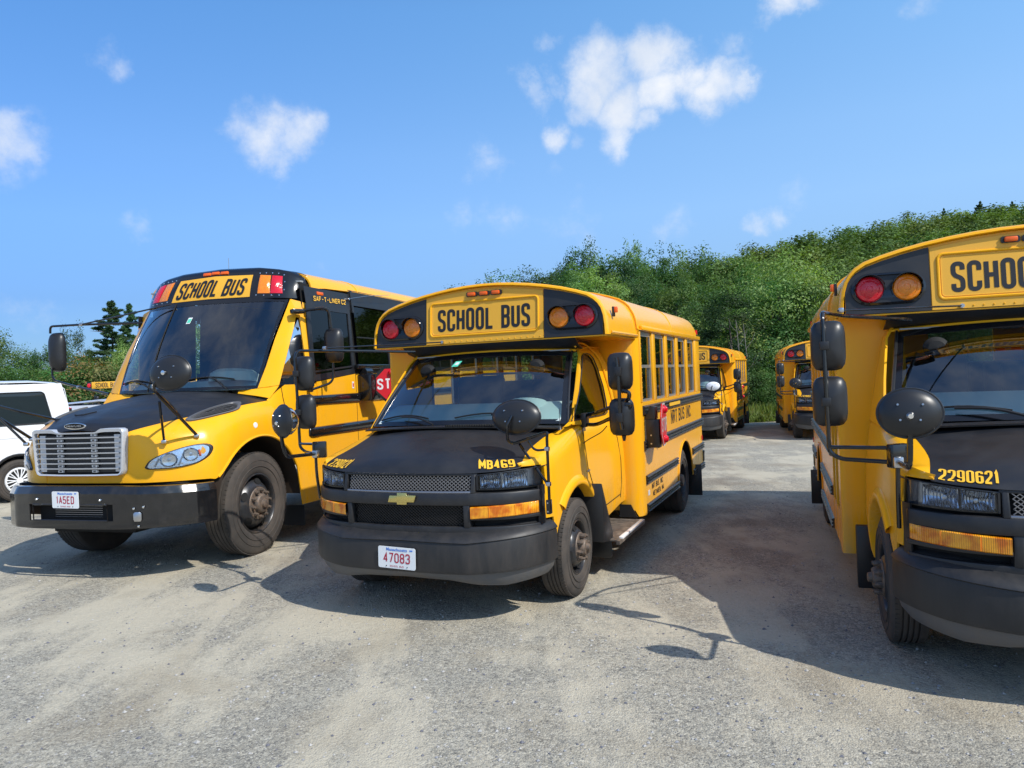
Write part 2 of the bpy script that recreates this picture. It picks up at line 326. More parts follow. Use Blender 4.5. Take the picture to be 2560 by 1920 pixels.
# ------------------------------------------------------------------ lettering: stroke glyphs
r_ = 'r'
GL = {
 'S': [[(1, .76), (1, 1, r_), (0, 1, r_), (0, .57, r_), (1, .43, r_), (1, 0, r_), (0, 0, r_), (0, .24)]],
 'C': [[(1, .70), (1, 1, r_), (0, 1, r_), (0, 0, r_), (1, 0, r_), (1, .30)]],
 'H': [[(0, 0), (0, 1)], [(1, 0), (1, 1)], [(0, .5), (1, .5)]],
 'O': ['c', [(0, 0, r_), (1, 0, r_), (1, 1, r_), (0, 1, r_)]], '0': ['c', [(0, 0, r_), (1, 0, r_), (1, 1, r_), (0, 1, r_)]],
 'L': [[(0, 1), (0, 0), (1, 0)]],
 'B': [[(0, .52), (0, 1), (1, 1, r_), (1, .52, r_), (0, .52)], [(0, .52), (1, .52, r_), (1, 0, r_), (0, 0), (0, .52)]],
 'U': [[(0, 1), (0, 0, r_), (1, 0, r_), (1, 1)]],
 '1': [[(.15, .78), (.58, 1), (.58, 0)]], '2': [[(0, .74), (0, 1, r_), (1, 1, r_), (1, .56, r_), (0, .06), (0, 0), (1, 0)]],
 '3': [[(0, .8), (0, 1, r_), (1, 1, r_), (1, .53, r_), (.35, .53)], [(.35, .53), (1, .53, r_), (1, 0, r_), (0, 0, r_), (0, .2)]],
 '4': [[(.74, 0), (.74, 1), (0, .27), (1, .27)]], '5': [[(1, 1), (0, 1), (0, .55), (1, .6, r_), (1, 0, r_), (0, 0, r_), (0, .2)]],
 '6': [[(1, .8), (1, 1, r_), (0, 1, r_), (0, 0, r_), (1, 0, r_), (1, .56, r_), (0, .56, r_), (0, .4)]],
 '7': [[(0, 1), (1, 1), (.35, 0)]], '8': ['c', [(0, .53, r_), (1, .53, r_), (1, 1, r_), (0, 1, r_)], 'c', [(0, 0, r_), (1, 0, r_), (1, .53, r_), (0, .53, r_)]],
 '9': [[(0, .2), (0, 0, r_), (1, 0, r_), (1, 1, r_), (0, 1, r_), (0, .44, r_), (1, .44, r_), (1, .6)]],
 'A': [[(0, 0), (.5, 1), (1, 0)], [(.18, .32), (.82, .32)]], 'E': [[(1, 1), (0, 1), (0, 0), (1, 0)], [(0, .52), (.85, .52)]],
 'D': [[(0, 0), (0, 1), (1, 1, r_), (1, 0, r_), (0, 0), (0, .1)]], 'F': [[(1, 1), (0, 1), (0, 0)], [(0, .52), (.85, .52)]],
 'M': [[(0, 0), (0, 1), (.5, .3), (1, 1), (1, 0)]], 'N': [[(0, 0), (0, 1), (1, 0), (1, 1)]], 'I': [[(.5, 0), (.5, 1)]],
 'R': [[(0, 0), (0, 1), (1, 1, r_), (1, .48, r_), (0, .48)], [(.5, .48), (1, 0)]], 'P': [[(0, 0), (0, 1), (1, 1, r_), (1, .46, r_), (0, .46)]],
 'T': [[(0, 1), (1, 1)], [(.5, 1), (.5, 0)]], '-': [[(.2, .5), (.8, .5)]], '.': [[(.2, .0), (.2, .08)]], 'K': [[(0, 0), (0, 1)], [(1, 1), (0, .45)], [(.3, .58), (1, 0)]], ',': [[(.3, .08), (.1, -.15)]],
 'V': [[(0, 1), (.5, 0), (1, 1)]], 'W': [[(0, 1), (.25, 0), (.5, .8), (.75, 0), (1, 1)]], 'G': [[(1, .7), (1, 1, r_), (0, 1, r_), (0, 0, r_), (1, 0, r_), (1, .45), (.5, .45)]]}
SERIF = {'N': [(0, 0), (0, 1), (1, 1)], 'R': [(0, 0), (0, 1)], 'T': [(.5, 0)], 'B': [(0, 0), (0, 1)], 'U': [(0, 1), (1, 1)], 'I': [(.5, 0), (.5, 1)]}
def strip(path, s, closed=False):
    P = [Vector((p[0], p[1])) for p in path]; n = len(P); L = []; R = []
    for i in range(n):
        a = P[i - 1] if (i > 0 or closed) else None; b = P[(i + 1) % n] if (i < n - 1 or closed) else None
        d1 = (P[i] - a).normalized() if a is not None else None; d2 = (b - P[i]).normalized() if b is not None else None
        if d1 is None: d1 = d2
        if d2 is None: d2 = d1
        t = (d1 + d2); t = t.normalized() if t.length > 1e-6 else d1; nn = Vector((-t.y, t.x)); c = max(.45, nn.dot(Vector((-d1.y, d1.x))))
        L.append(P[i] + nn * (s / 2 / c)); R.append(P[i] - nn * (s / 2 / c))
    return L, R
def text_strips(txt, W, H, s, gap, space=.6, shear=0, serif=False, rad=None, widths=None):
    out = []; x = 0
    for ch in txt:
        if ch == ' ': x += W * space; continue
        w = W * (widths or {}).get(ch, 1.0)
        if ch == '1': w = W * .62
        if ch in '.,': w = s * 2
        if ch == 'I': w = s * 1.2 if not serif else W * .7
        if ch == 'M': w = W * 1.25
        items = GL[ch]; closed = False
        for it in items:
            if it == 'c': closed = True; continue
            pts = [Vector((x + s / 2 + p[0] * (w - s), s / 2 + p[1] * (H - s))) for p in it]; fl = [len(p) > 2 for p in it]
            R = rad if rad is not None else .5 * (w - s); n = len(pts); path = []
            for i in range(n):
                if fl[i] and (closed or 0 < i < n - 1):
                    a = pts[i - 1]; b = pts[i]; c = pts[(i + 1) % n]; l1 = min(R, (a - b).length * .5); l2 = min(R, (c - b).length * .5)
                    p = b + (a - b).normalized() * l1; q = b + (c - b).normalized() * l2
                    for k in range(6):
                        t = k / 5; path.append(p * (1 - t) ** 2 + b * 2 * t * (1 - t) + q * t * t)
                else: path.append(pts[i])
            path2 = [path[0]]
            for p in path[1:]:
                if (p - path2[-1]).length > 1e-5: path2.append(p)
            if closed and (path2[0] - path2[-1]).length < 1e-5: path2.pop()
            out.append((path2, s, closed)); closed = False
        if serif:
            for sx, sy in SERIF.get(ch, []):
                cx = x + s / 2 + sx * (w - s); cy = s * .2 + sy * (H - s * .4); out.append(([Vector((cx - s * .85, cy)), Vector((cx + s * .85, cy))], s * .4, False))
        x += w + gap
    if shear: out = [([Vector((p.x + p.y * shear, p.y)) for p in pa], s2, c) for pa, s2, c in out]
    return out, x - gap
def lettering(name, m, parent, strips, fmap, lift=0.0012):
    mb = MB()
    for k, (pa, s, closed) in enumerate(strips):
        # subdivide straight runs so letters follow curved panels
        path = [pa[0]]
        seq = pa[1:] + ([pa[0]] if closed else [])
        for p in seq:
            a = path[-1]; n = max(1, int((p - a).length / .014)); path += [a.lerp(p, (i + 1) / n) for i in range(n)]
        if closed: path = path[:-1]
        L, R = strip(path, s, closed); e = lift + (k % 7) * .00012
        mb.grid([[fmap(p.x, p.y, e) for p in L], [fmap(p.x, p.y, e) for p in R]], cu=closed)
    return mb.build(name, m, parent, smooth=False)
def flatmap(o, ux, uy):
    o = Vector(o); ux = Vector(ux).normalized(); uy = Vector(uy).normalized(); n = ux.cross(uy)
    return lambda x, y, e: o + ux * x + uy * y + n * e
def font_text(name, txt, size, m, parent, M4):
    cu = bpy.data.curves.new(name, 'FONT'); cu.body = txt; cu.size = size; cu.align_x = 'CENTER'; cu.offset = size * .02; cu.resolution_u = 2
    o = bpy.data.objects.new(name, cu); COL.objects.link(o); bpy.context.view_layer.update()
    me = bpy.data.meshes.new_from_object(o); bpy.data.objects.remove(o); me.transform(M4); me.materials.clear(); me.materials.append(m)
    ob = bpy.data.objects.new(name, me); COL.objects.link(ob); ob.parent = parent; return ob
# ------------------------------------------------------------------ wheels (shared by all vehicles)
def make_wheel(root, xo, y, R, W, rr, side, kind, zc=None, nuts=8):
    """one wheel: rim (the part) with tyre, hub, lug nuts as sub-parts. side=+1: outer face towards +x"""
    zc = R if zc is None else zc; o = V(xo * side, y, zc); ax = (side, 0, 0)
    rm = MB()
    if kind == 'front':      # convex dual-type disc: flange, deep well behind it, domed centre
        rm.lathe([(rr * 1.02, -.022), (rr * 1.03, -.012), (rr * .99, -.008), (rr * .955, -.02), (rr * .93, -.06), (rr * .92, -.11)], o, ax, 40)
        rm.lathe([(rr * .925, -.12), (rr * .86, -.085), (rr * .74, -.030), (rr * .62, -.002), (rr * .56, .004), (rr * .0, .004)], o, ax, 40)
    elif kind == 'rear':
        rm.lathe([(rr * 1.02, -.022), (rr * 1.03, -.012), (rr * .98, -.01), (rr * .94, -.04), (rr * .90, -.13), (rr * .62, -.17), (0, -.17)], o, ax, 36)
    else:
        rm.lathe([(rr * 1.02, -.02), (rr * 1.03, -.01), (rr * .97, -.012), (rr * .93, -.03), (rr * .8, -.02), (rr * .25, -.004), (0, 0)], o, ax, 36)
    rim = rm.build('wheel_rim', RIMB if kind != 'cover' else SILVER, root)
    ty = MB(); w = W
    prof = [(rr * .99, -.028), (rr * 1.05, -.012), (rr * 1.16, -.001), (lerp(rr, R, .55), .006), (lerp(rr, R, .8), -.001), (R * .972, -.012), (R * .988, -.022), (R * .996, -.032)]
    ng = 4; z0 = -.034; z1 = -(w - .034); step = (z1 - z0) / (ng + 1)
    for g in range(ng + 1):
        a = z0 + g * step; b = a + step
        prof += [(R, a - .000), (R * 1.002, (a + b) / 2), (R, b + .010)] if g < ng else [(R, a), (R * 1.001, (a + b) / 2), (R * .996, b)]
        if g < ng: prof += [(R * .972, b + .0085), (R * .972, b + .0015), (R, b)]
    prof += [(R * .97, -(w - .015)), (lerp(rr, R, .55), -w), (rr * 1.02, -(w - .01)), (rr * .9, -(w - .03))]
    ty.lathe(prof, o, ax, 72)
    # shoulder sipes: small raised blocks round the edge of the tread
    n = 72
    for k in range(n):
        a = 2 * PI * k / n; c = V(0, math.cos(a), math.sin(a)); t = V(0, -math.sin(a), math.cos(a))
        p = o + c * (R * .997) + V(side * -.030, 0, 0)
        Rm = Matrix((V(1, 0, 0), t, c)).transposed(); ty.box(p, (.028, 2 * PI * R / n * .72, R * .016), Rm)
    # moulded rings on the sidewall
    for q in (.35, .62): ty.lathe([(lerp(rr, R, q) - .004, .002), (lerp(rr, R, q), .009), (lerp(rr, R, q) + .004, .002)], o, ax, 60)
    ty.build('tyre', RUBBER, rim)
    if kind == 'cover':
        c = MB()
        for k in range(10):
            a = 2 * PI * k / 10
            for da in (-.13, .13):
                p0 = o + V(side * .004, math.cos(a) * rr * .22, math.sin(a) * rr * .22); p1 = o + V(side * .010, math.cos(a + da) * rr * .9, math.sin(a + da) * rr * .9)
                c.tube([p0, (p0 + p1) / 2 + V(side * .012, 0, 0), p1], rr * .045, 6)
        c.lathe([(rr * .24, .0), (rr * .22, .022), (0, .026)], o, ax, 24); c.lathe([(rr * .86, .004), (rr * .93, .014), (rr * 1.0, .004)], o, ax, 40)
        c.build('hub_cap', WHITE, rim)
        d = MB(); d.lathe([(rr * .86, .003), (rr * .24, .005)], o, ax, 30); d.build('spoke_gap', BLKP, rim); return rim
    hb = MB()
    if kind == 'front':
        hb.lathe([(rr * .56, .0045), (rr * .54, .012), (rr * .50, .014), (rr * .34, .014), (rr * .33, .04), (rr * .30, .055), (rr * .28, .06), (rr * .16, .062), (rr * .14, .085), (rr * .10, .09), (0, .09)], o, ax, 30)
    else: hb.lathe([(rr * .42, -.17), (rr * .40, -.12), (rr * .36, -.02), (rr * .3, -.0), (0, 0)], o, ax, 24)
    hb.build('hub', HUBM, rim)
    nb = rr * .45
    for k in range(nuts):
        a = 2 * PI * (k + .3) / nuts; p = o + V(side * (.012 if kind == 'front' else -.16), math.cos(a) * nb, math.sin(a) * nb)
        MB().cyl(p, p + V(side * .022, 0, 0), .020, .020, 6).cyl(p + V(side * .022, 0, 0), p + V(side * .045, 0, 0), .015, .012, 8).build('lug_nut', HUBM, rim)
    nh = 5 if R > .45 else 4
    for k in range(nh):   # hand holes in the disc
        a = 2 * PI * (k + .15) / nh; rr1 = rr * .74; h = -.024 if kind == 'front' else -.150
        c = o + V(side * h, math.cos(a) * rr1, math.sin(a) * rr1); rad = V(0, math.cos(a), math.sin(a)); tan = V(0, -math.sin(a), math.cos(a))
        nr = (V(side * .9, 0, 0) + rad * (.45 if kind == 'front' else 0)).normalized(); rad2 = (rad - nr * rad.dot(nr)).normalized()
        MB().fan([c + nr * .003 + tan * math.cos(t) * rr * .16 + rad2 * math.sin(t) * rr * .125 for t in [2 * PI * i / 14 for i in range(14)]]).build('hand_hole', BLKD, rim)
    return rim

def license_plate(root, o, ux, uy, number, strw=.0095):
    """a 12 x 6 inch plate; o = centre, ux / uy = its plane"""
    ux = Vector(ux).normalized(); uy = Vector(uy).normalized(); n = ux.cross(uy)
    w, h, r = .1525, .0762, .014; poly = []
    for cx, cy, a0 in ((w - r, -h + r, -90), (w - r, h - r, 0), (-w + r, h - r, 90), (-w + r, -h + r, 180)):
        for k in range(5): a = math.radians(a0 + k * 22.5); poly.append((cx + r * math.cos(a), cy + r * math.sin(a)))
    pl_ = MB().prism(poly, Vector(o), ux, uy, .003).build('license_plate', PLATE, root, smooth=False)
    st, tw = text_strips(number, .037, .070, strw, .0085); f0 = flatmap(Vector(o) + n * .003 - ux * tw / 2 - uy * .040 * .9, ux, uy)
    lettering('plate_number', PRED, pl_, st, f0)
    st, tw = text_strips('SCHOOL BUS', .0095, .013, .0019, .0028); lettering('plate_caption', PRED, pl_, st, flatmap(Vector(o) + n * .003 - ux * tw / 2 - uy * .066, ux, uy))
    M4 = Matrix((ux.to_4d(), uy.to_4d(), n.to_4d(), V(0, 0, 0, 1))).transposed(); M4 = Matrix.Identity(4)
    for i in range(3): M4[i][0] = ux[i]; M4[i][1] = uy[i]; M4[i][2] = n[i]; M4[i][3] = (Vector(o) + n * .0042 + uy * .048)[i]
    font_text('plate_state', 'Massachusetts', .030, PBLUE, pl_, M4)
    MB().box(Vector(o) + n * .004 + ux * .118 + uy * .058, (.024, .0008, .009), None if abs(n.y) > .5 else rot('Z', PI / 2)).build('plate_sticker', PBLUE, pl_, smooth=False)
    for sx in (-1, 1): MB().cyl(Vector(o) + n * .003 + ux * .085 * sx - uy * .06, Vector(o) + n * .006 + ux * .085 * sx - uy * .06, .004, .004, 8).build('plate_screw', BLKP, pl_)
    return pl_

def oct_sign(root, c, ux, uy, r, txt=True, thick=.03):
    """octagonal stop paddle with white border, STOP and two flashers"""
    ux = Vector(ux).normalized(); uy = Vector(uy).normalized(); n = ux.cross(uy); c = Vector(c)
    oc = lambda q: [(q * math.cos(math.radians(22.5 + 45 * k)), q * math.sin(math.radians(22.5 + 45 * k))) for k in range(8)]
    pd = MB().prism(oc(r * .985), c - n * thick, ux, uy, thick).build('stop_paddle', SGNR, root, smooth=False); MB().prism(oc(r), c + n * .0002, ux, uy, .0006).build('stop_border', WHITE, pd, smooth=False)
    MB().prism(oc(r * .93), c + n * .001, ux, uy, .001).build('stop_face', SGNR, pd, smooth=False)
    st, tw = text_strips('STOP', r * .34, r * .62, r * .10, r * .09); lettering('stop_letters', WHITE, pd, st, flatmap(c + n * .0025 - ux * tw / 2 - uy * r * .31, ux, uy))
    for s in (-1, 1):
        q = c + uy * r * .64 * s
        MB().lathe([(r * .17, 0), (r * .16, .02), (r * .1, .035), (0, .04)], q + n * .002, n, 18).build('stop_flasher', RED, pd)
    return pd

def mirror_head(root, c, w, h, d, name='mirror_head', m=None, face=1, parent=None, mm=None):
    """rounded-rectangle mirror: convex black shell to the front (-y), flat glass to the rear"""
    c = Vector(c); rows = []; N = 28
    for t, sc in ((0, .0), (.12, .45), (.3, .72), (.55, .90), (.8, .985), (1.0, 1.0), (1.12, .985), (1.16, .93)):
        row = []
        for k in range(N):
            a = 2 * PI * k / N; e = 4.5
            q = (abs(math.cos(a)) ** e + abs(math.sin(a)) ** e) ** (-1 / e)
            row.append(c + V(math.cos(a) * q * w / 2 * sc, face * (-d + d * min(t, 1.16)), math.sin(a) * q * h / 2 * sc))
        rows.append(row)
    p = MB().grid(rows, cu=True).build(name, m or BLKP, parent or root)
    if parent is None: MB().fan(rows[-1]).build('mirror_glass', CHROME, p, smooth=False)
    return p
def oval_mirror(root, c, nrm, w, h, d, parent=None, up=(0, 0, 1), bolts=True, back=None):
    """cross-view mirror: dished black back towards nrm, convex glass on the other side"""
    n = Vector(nrm).normalized(); u = Vector(up).cross(n).normalized(); v = n.cross(u); c = Vector(c); N = 32
    ring = lambda q, e: [c + n * e + u * math.cos(2 * PI * k / N) * w / 2 * q + v * math.sin(2 * PI * k / N) * h / 2 * q for k in range(N)]
    p = MB().grid([ring(.001, d), ring(.3, d * .97), ring(.6, d * .82), ring(.82, d * .55), ring(.95, d * .22), ring(.99, 0)], cu=True).build('crossview_mirror', back or BLKP, parent or root)
    MB().tube(ring(1.0, -.003), .007, 6, closed=True).build('mirror_rim', BLKP, p)
    MB().grid([ring(.98, -.005), ring(.85, -.05), ring(.6, -.085), ring(.3, -.10), ring(.001, -.105)], cu=True).build('mirror_glass', CHROME, p)
    if bolts:
        for a, q in ((.7, .5), (2.4, .5), (3.9, .42), (5.5, .42)):
            b = c + n * d * .86 + u * math.cos(a) * w / 2 * q + v * math.sin(a) * h / 2 * q
            MB().cyl(b, b + n * .008, .007, .005, 8).build('mirror_bolt', STEEL, p)
    return p
# ------------------------------------------------------------------ the cutaway minibus. local frame: x = driver's side, y = rearwards from the front axle, z = up
CAPP = [(1.131, 2.038), (1.127, 2.12), (1.117, 2.20), (1.098, 2.262), (1.068, 2.312), (1.03, 2.350), (.97, 2.388), (.87, 2.422), (.74, 2.458), (.60, 2.488), (.45, 2.513), (.30, 2.531), (.15, 2.543), (0, 2.547)]
CAMA = None
def zprof(x):
    x = abs(x); P = CAPP[::-1]; return pl(x, [p[0] for p in P], [p[1] for p in P])
def arch_pts(grow=0.0, zb=2.038):
    h = [(x + grow * (1 if z < 2.3 else .55), z + (grow if z > 2.3 else 0)) for x, z in CAPP]; h[0] = (h[0][0], zb)
    return [(-x, z) for x, z in h] + [(x, z) for x, z in h[::-1][1:]]
bow = lambda x: .15 * x * x + .27 * x ** 6
def yfront(x, z): return pl(z, [.60, .75, .885, .95, 1.0, 1.07], [-.945, -.955, -.95, -.942, -.93, -.912]) + bow(x)
def xside(y, z):   # lower cab side
    base = pl(y, [-.745, -.72, -.66, -.60, -.5, -.35, -.15, .1, 1.45], [.835, .870, .915, .948, .966, .98, .99, .995, .995])
    return base - pl(z, [.35, .45, .62, .95, 1.15, 1.32], [.05, .02, .0, .008, .028, .052])
BPLAN = spl([(0, -1.03, 0), (.2, -1.027, 0), (.4, -1.014, 0), (.56, -.985, 0), (.70, -.93, 0), (.81, -.86, 0), (.90, -.77, 0), (.96, -.67, 0), (.992, -.58, 0), (1.0, -.52, 0)], 60)
def bumper_plan(t):
    i = t * (len(BPLAN) - 1); k = min(int(i), len(BPLAN) - 2); f = i - k; p = BPLAN[k]; q = BPLAN[k + 1]; o = BPLAN[max(k - 1, 0)]; r = BPLAN[min(k + 2, len(BPLAN) - 1)]
    return p.lerp(q, f), (q - o).normalized().lerp((r - p).normalized(), f).normalized()
def hood_pt(u, y):     # u in -1..1
    xb = pl(y, [-.745, -.68, -.60, -.5, -.35, -.15, .1], [.825, .815, .80, .785, .785, .80, .86])
    zb = pl(y, [-.745, -.725, -.62, -.5, -.35, -.15, .1], [1.088, 1.100, 1.142, 1.174, 1.208, 1.255, 1.30])
    zc = pl(y, [-.93, -.89, -.82, -.70, -.5, -.2, -.10, .1], [1.066, 1.105, 1.150, 1.193, 1.247, 1.322, 1.335, 1.34])
    a = abs(u); x = xb * u
    return V(x, y, zb + (zc - zb) * (1 - a ** 2.6))

PASS_XV = None
def hood_surf(u, t):   # u across, t = 0 at the front lip .. 1 at the cowl
    a = abs(u); x0 = .825 * u; yF = -.93 + bow(x0); y = lerp(yF, .1, t); b = hood_pt(1, y); zc = pl(y - yF, [0, .012, .04, .10, .20, .40, .72, .85, 1.03], [1.066, 1.084, 1.108, 1.148, 1.188, 1.243, 1.322, 1.336, 1.34])
    ze = max(1.064, lerp(1.064, 1.088, (a * .825 - .5) / .325)); edge = b.z if y > -.745 else ze; w = 1 - a ** 2.6
    z = edge + (zc - edge) * w; lip = pl(y - yF, [0, .03], [0, 1]); z = lerp(min(z, ze), z, lip); return V(b.x * u, y, z)
def build_minibus():
    global PASS_XV
    root = empty('school_minibus', (0, 0, 0))
    P = lambda mb, n, m, par=root, **k: mb.build(n, m, par, **k)
    # ---------------- body behind the cab
    YE = 5.03; XS = 1.155
    rows = []
    for y, g, zb in ((.500, -.012, 2.038), (.505, .002, 2.038), (.52, .010, 2.038), (.56, .010, 2.038), (1.0, .012, 2.038), (1.488, .014, 2.038), (1.49, .026, 2.125), (2.2, .026, 2.125), (3.5, .028, 2.125), (4.9, .028, 2.125), (4.98, .018, 2.125), (5.03, -.03, 2.12), (5.05, -.12, 2.1)):
        rows.append([V(x, y + (.05 * (z - 2.04) if y < .6 else 0), z) for x, z in arch_pts(g, zb)])
    roof = P(MB().grid(rows), 'roof', YEL, solid=.02)
    for y in (1.49, 3.2):
        P(MB().tube([V(x, y, z) for x, z in arch_pts(.028, 2.125)], .007, 6), 'roof_seam', YEL, roof)
    # front cap face
    fy = lambda z, e=0: .512 + (z - 2.038) * .09 - e
    def facepatch(xa, xb_, e, inset=.030, zb=2.040, n=14):
        a = []; b = []
        for k in range(n + 1):
            x = lerp(xa, xb_, k / n); zt = zprof(x) - inset; a.append(V(x, fy(zb, e), zb)); b.append(V(x, fy(zt, e), zt))
        return [a, [p.lerp(q, .5) for p, q in zip(a, b)], b]
    P(MB().grid(facepatch(-1.10, 1.10, -.006, .02, n=40)), 'cap_face', YEL)
    for s in (-1, 1):
        P(MB().grid(facepatch(.575 * s, 1.098 * s, .0, n=22)), 'cap_black_panel', BLKM, solid=.004)
    sp = P(MB().grid(facepatch(-.570, .570, .004, .042)), 'sign_panel', YEL_DULL, solid=.006)
    def rrect(x0, z0, x1, z1, r, e, n=6):
        o = []
        for cx, cz, a0 in ((x1 - r, z0 + r, -90), (x1 - r, z1 - r, 0), (x0 + r, z1 - r, 90), (x0 + r, z0 + r, 180)):
            for k in range(n): a = math.radians(a0 + 90 * k / (n - 1)); z = cz + r * math.sin(a); o.append(V(cx + r * math.cos(a), fy(z, e), z))
        return o
    P(MB().tube(rrect(-.525, 2.108, .525, 2.408, .035, .006), .010, 8, closed=True), 'sign_border', YEL, sp)
    P(MB().tube(rrect(-.508, 2.125, .508, 2.391, .025, .004), .004, 6, closed=True), 'sign_border', YEL_DULL, sp)
    st, tw = text_strips('SCHOOL BUS', .082, .203, .0285, .0135, space=.70)
    lettering('sign_letters', LETB, sp, st, lambda x, z, e: V(x - tw / 2, fy(2.148 + z, .0045 + e), 2.148 + z))
    for k in range(16): q = V(-.33 + k * .058, fy(2.056, .004), 2.056); P(MB().lathe([(.006, 0), (.005, .004), (0, .006)], q, (0, -1, 0), 8), 'rivet', YEL, sp)
    for k in (-1, 0, 1):
        c = V(.015 + k * .118, fy(2.468, .004), 2.468)
        b = P(MB().prism([(-.055, -.014), (-.045, -.021), (.045, -.021), (.055, -.014), (.055, .014), (.045, .021), (-.045, .021), (-.055, .014)], c, (1, 0, 0), (0, 0, 1), .012), 'clearance_light', BLKP)
        P(MB().box(c + V(0, -.022, 0), (.074, .028, .032)), 'light_lens', ORNG, b, bev=.008)
    for s in (-1, 1):
        # stadium-shaped warning lamp housing
        cz = 2.205; ca, cr = .716 * s, .945 * s; R = .115; out = []
        for cx, a0 in ((max(ca, cr), -90), (min(ca, cr), 90)):
            for k in range(13): a = math.radians(a0 + 15 * k); out.append((cx + R * math.cos(a), cz + R * math.sin(a) * .93))
        ring = [V(x, fy(z, .012), z) for x, z in out]; cxm = (ca + cr) / 2
        inr = [V(cxm + (x - cxm) * .93, fy(z, .018), cz + (z - cz) * .88) for x, z in out]; inn = [V(cxm + (x - cxm) * .9, fy(z, -.004), cz + (z - cz) * .84) for x, z in out]; flo = [V(cxm + (x - cxm) * .2, fy(z, -.004), cz + (z - cz) * .2) for x, z in out]
        base = [V(x, fy(z, .0), cz + (z - cz) * 1.03) for x, z in out]
        hs = P(MB().grid([base, ring, inr, inn, flo], cu=True).fan(flo), 'warning_light_housing', BLKG)
        for cx, mm, nm in ((ca, AMB, 'amber_lamp'), (cr, RED, 'red_lamp')):
            o = V(cx, fy(cz, .006), cz)
            L = P(MB().lathe([(.089, -.012), (.089, .006), (.080, .017), (.062, .021), (.060, .017), (.040, .025), (.022, .027), (.020, .023), (0, .025)], o, (0, -1, 0), 30), nm, mm)
            rows = []
            for dz, rad in ((0, .098), (.062, .096)):
                rows.append([o + V(math.cos(math.radians(a)) * rad, -.0 - dz * (1 if 20 < a < 160 else .55 if 0 <= a <= 180 else .25), math.sin(math.radians(a)) * rad) for a in range(-25, 206, 10)])
            P(MB().grid(rows), 'lamp_visor', BLKG, L, solid=.004)
    # soffit below the cap, and the black closing panel above the windshield
    sof = MB().grid([[V(x, y, 2.036 - .004 * (y > 1)) for x in (-1.13, -.8, .8, 1.13)] for y in (.52, .8, 1.5)])
    P(sof, 'soffit', YEL, solid=.01)
    P(MB().grid([[V(x, .545, 2.034) for x in (-.84, -.4, 0, .4, .84)], [V(x, .60 + .05 * abs(x), 1.975) for x in (-.84, -.4, 0, .4, .84)], [V(x, .70 + .07 * abs(x), 1.945) for x in (-.84, -.4, 0, .4, .84)]]), 'cap_closing_panel', BLKM, solid=.01)
    P(MB().tube(fillet([V(1.145, .60, 2.060), V(1.150, 1.48, 2.060)], .01), .012, 6), 'cap_flange', YEL)
    for k in range(22): q = V(1.152, .62 + k * .04, 2.048); P(MB().lathe([(.007, 0), (0, .005)], q, (1, 0, 0), 6), 'rivet', YEL, roof) if k % 1 == 0 else None
    for s in (-1, 1): # side clearance light on the cap
        b = P(MB().box((1.145 * s, .70, 2.235), (.02, .04, .085)), 'side_marker', BLKP, bev=.004); P(MB().box((1.165 * s, .70, 2.25), (.03, .032, .05)), 'light_lens', ORNG, b, bev=.006)
    # bulkhead with rounded corners down both sides of the cab
    for s, zb in ((1, .40), (-1, .335)):
        path = [(.70, 1.45), (.80, 1.45), (.90, 1.45), (1.0, 1.45), (1.04, 1.452), (1.075, 1.460), (1.105, 1.478), (1.130, 1.505), (1.146, 1.538), (1.153, 1.575), (1.155, 1.60)]
        if s < 0: path = [(.70, .80), (.93, .80), (1.05, .80), (1.11, .80), (1.14, .802), (1.152, .812), (1.155, .84), (1.155, .92)]
        rows = []
        for z in (zb - (.06 if s > 0 else 0), zb, .8, 1.3, 1.8, 2.034):
            rows.append([V(s * x, y + (0 if z > zb or i < 6 else .0), (z if z > zb - .01 or i >= 6 else zb)) for i, (x, y) in enumerate(path)])
        P(MB().grid(rows), 'bulkhead', YEL, solid=.012)
    # side walls: pillars, sill wall with wheel arch, window header
    AY, AR = 3.70, .475
    for s in (1, -1):
        ys = [1.602] + [1.8, 2.2, 2.6, 3.0, 3.15] + [AY - AR + .0001] + [AY + AR * math.cos(PI - PI * k / 16) for k in range(1, 16)] + [AY + AR - .0001, 4.3, 4.7, YE]
        lo = []; 
        for y in ys:
            d = AR ** 2 - (y - AY) ** 2; lo.append(max(.36, .385 + math.sqrt(max(0, d)) * 1.0) if abs(y - AY) < AR else .36)
        rows = [[V(s * XS, y, z) for y, z in zip(ys, lo)]]
        for z in (.95, 1.2, 1.42): rows.append([V(s * XS, y, max(z, l)) for y, l in zip(ys, lo)])
        P(MB().grid(rows), 'side_wall', YEL, solid=.02)
        P(MB().grid([[V(s * (XS + .003), AY + (AR - .004) * math.cos(a), .385 + (AR - .004) * math.sin(a)) for a in [PI * k / 20 for k in range(21)]], [V(s * (XS - .35), AY + (AR - .004) * math.cos(a), .385 + (AR - .004) * math.sin(a)) for a in [PI * k / 20 for k in range(21)]]]), 'wheel_housing', BLKD)
        P(MB().tube([V(s * (XS + .004), AY + AR * math.cos(a), .385 + AR * math.sin(a)) for a in [PI * k / 24 for k in range(25)]], .010, 6), 'arch_trim', YEL)
        P(MB().box((s * (XS + .012), 3.3, 2.135), (.03, 3.42, .045)), 'drip_rail', YEL, bev=.008)
        n = 5; w0 = 1.60; pit = .635; gw = .495
        for k in range(n + 1):
            a = w0 + k * pit - (pit - gw) if k else 1.545; b = w0 + k * pit if k < n else YE
            if k == n: a = w0 + n * pit - (pit - gw)
            P(MB().box((s * (XS - .011), (a + b) / 2, 1.768), (.028, b - a, .70)), 'window_pillar', YEL, bev=.004)
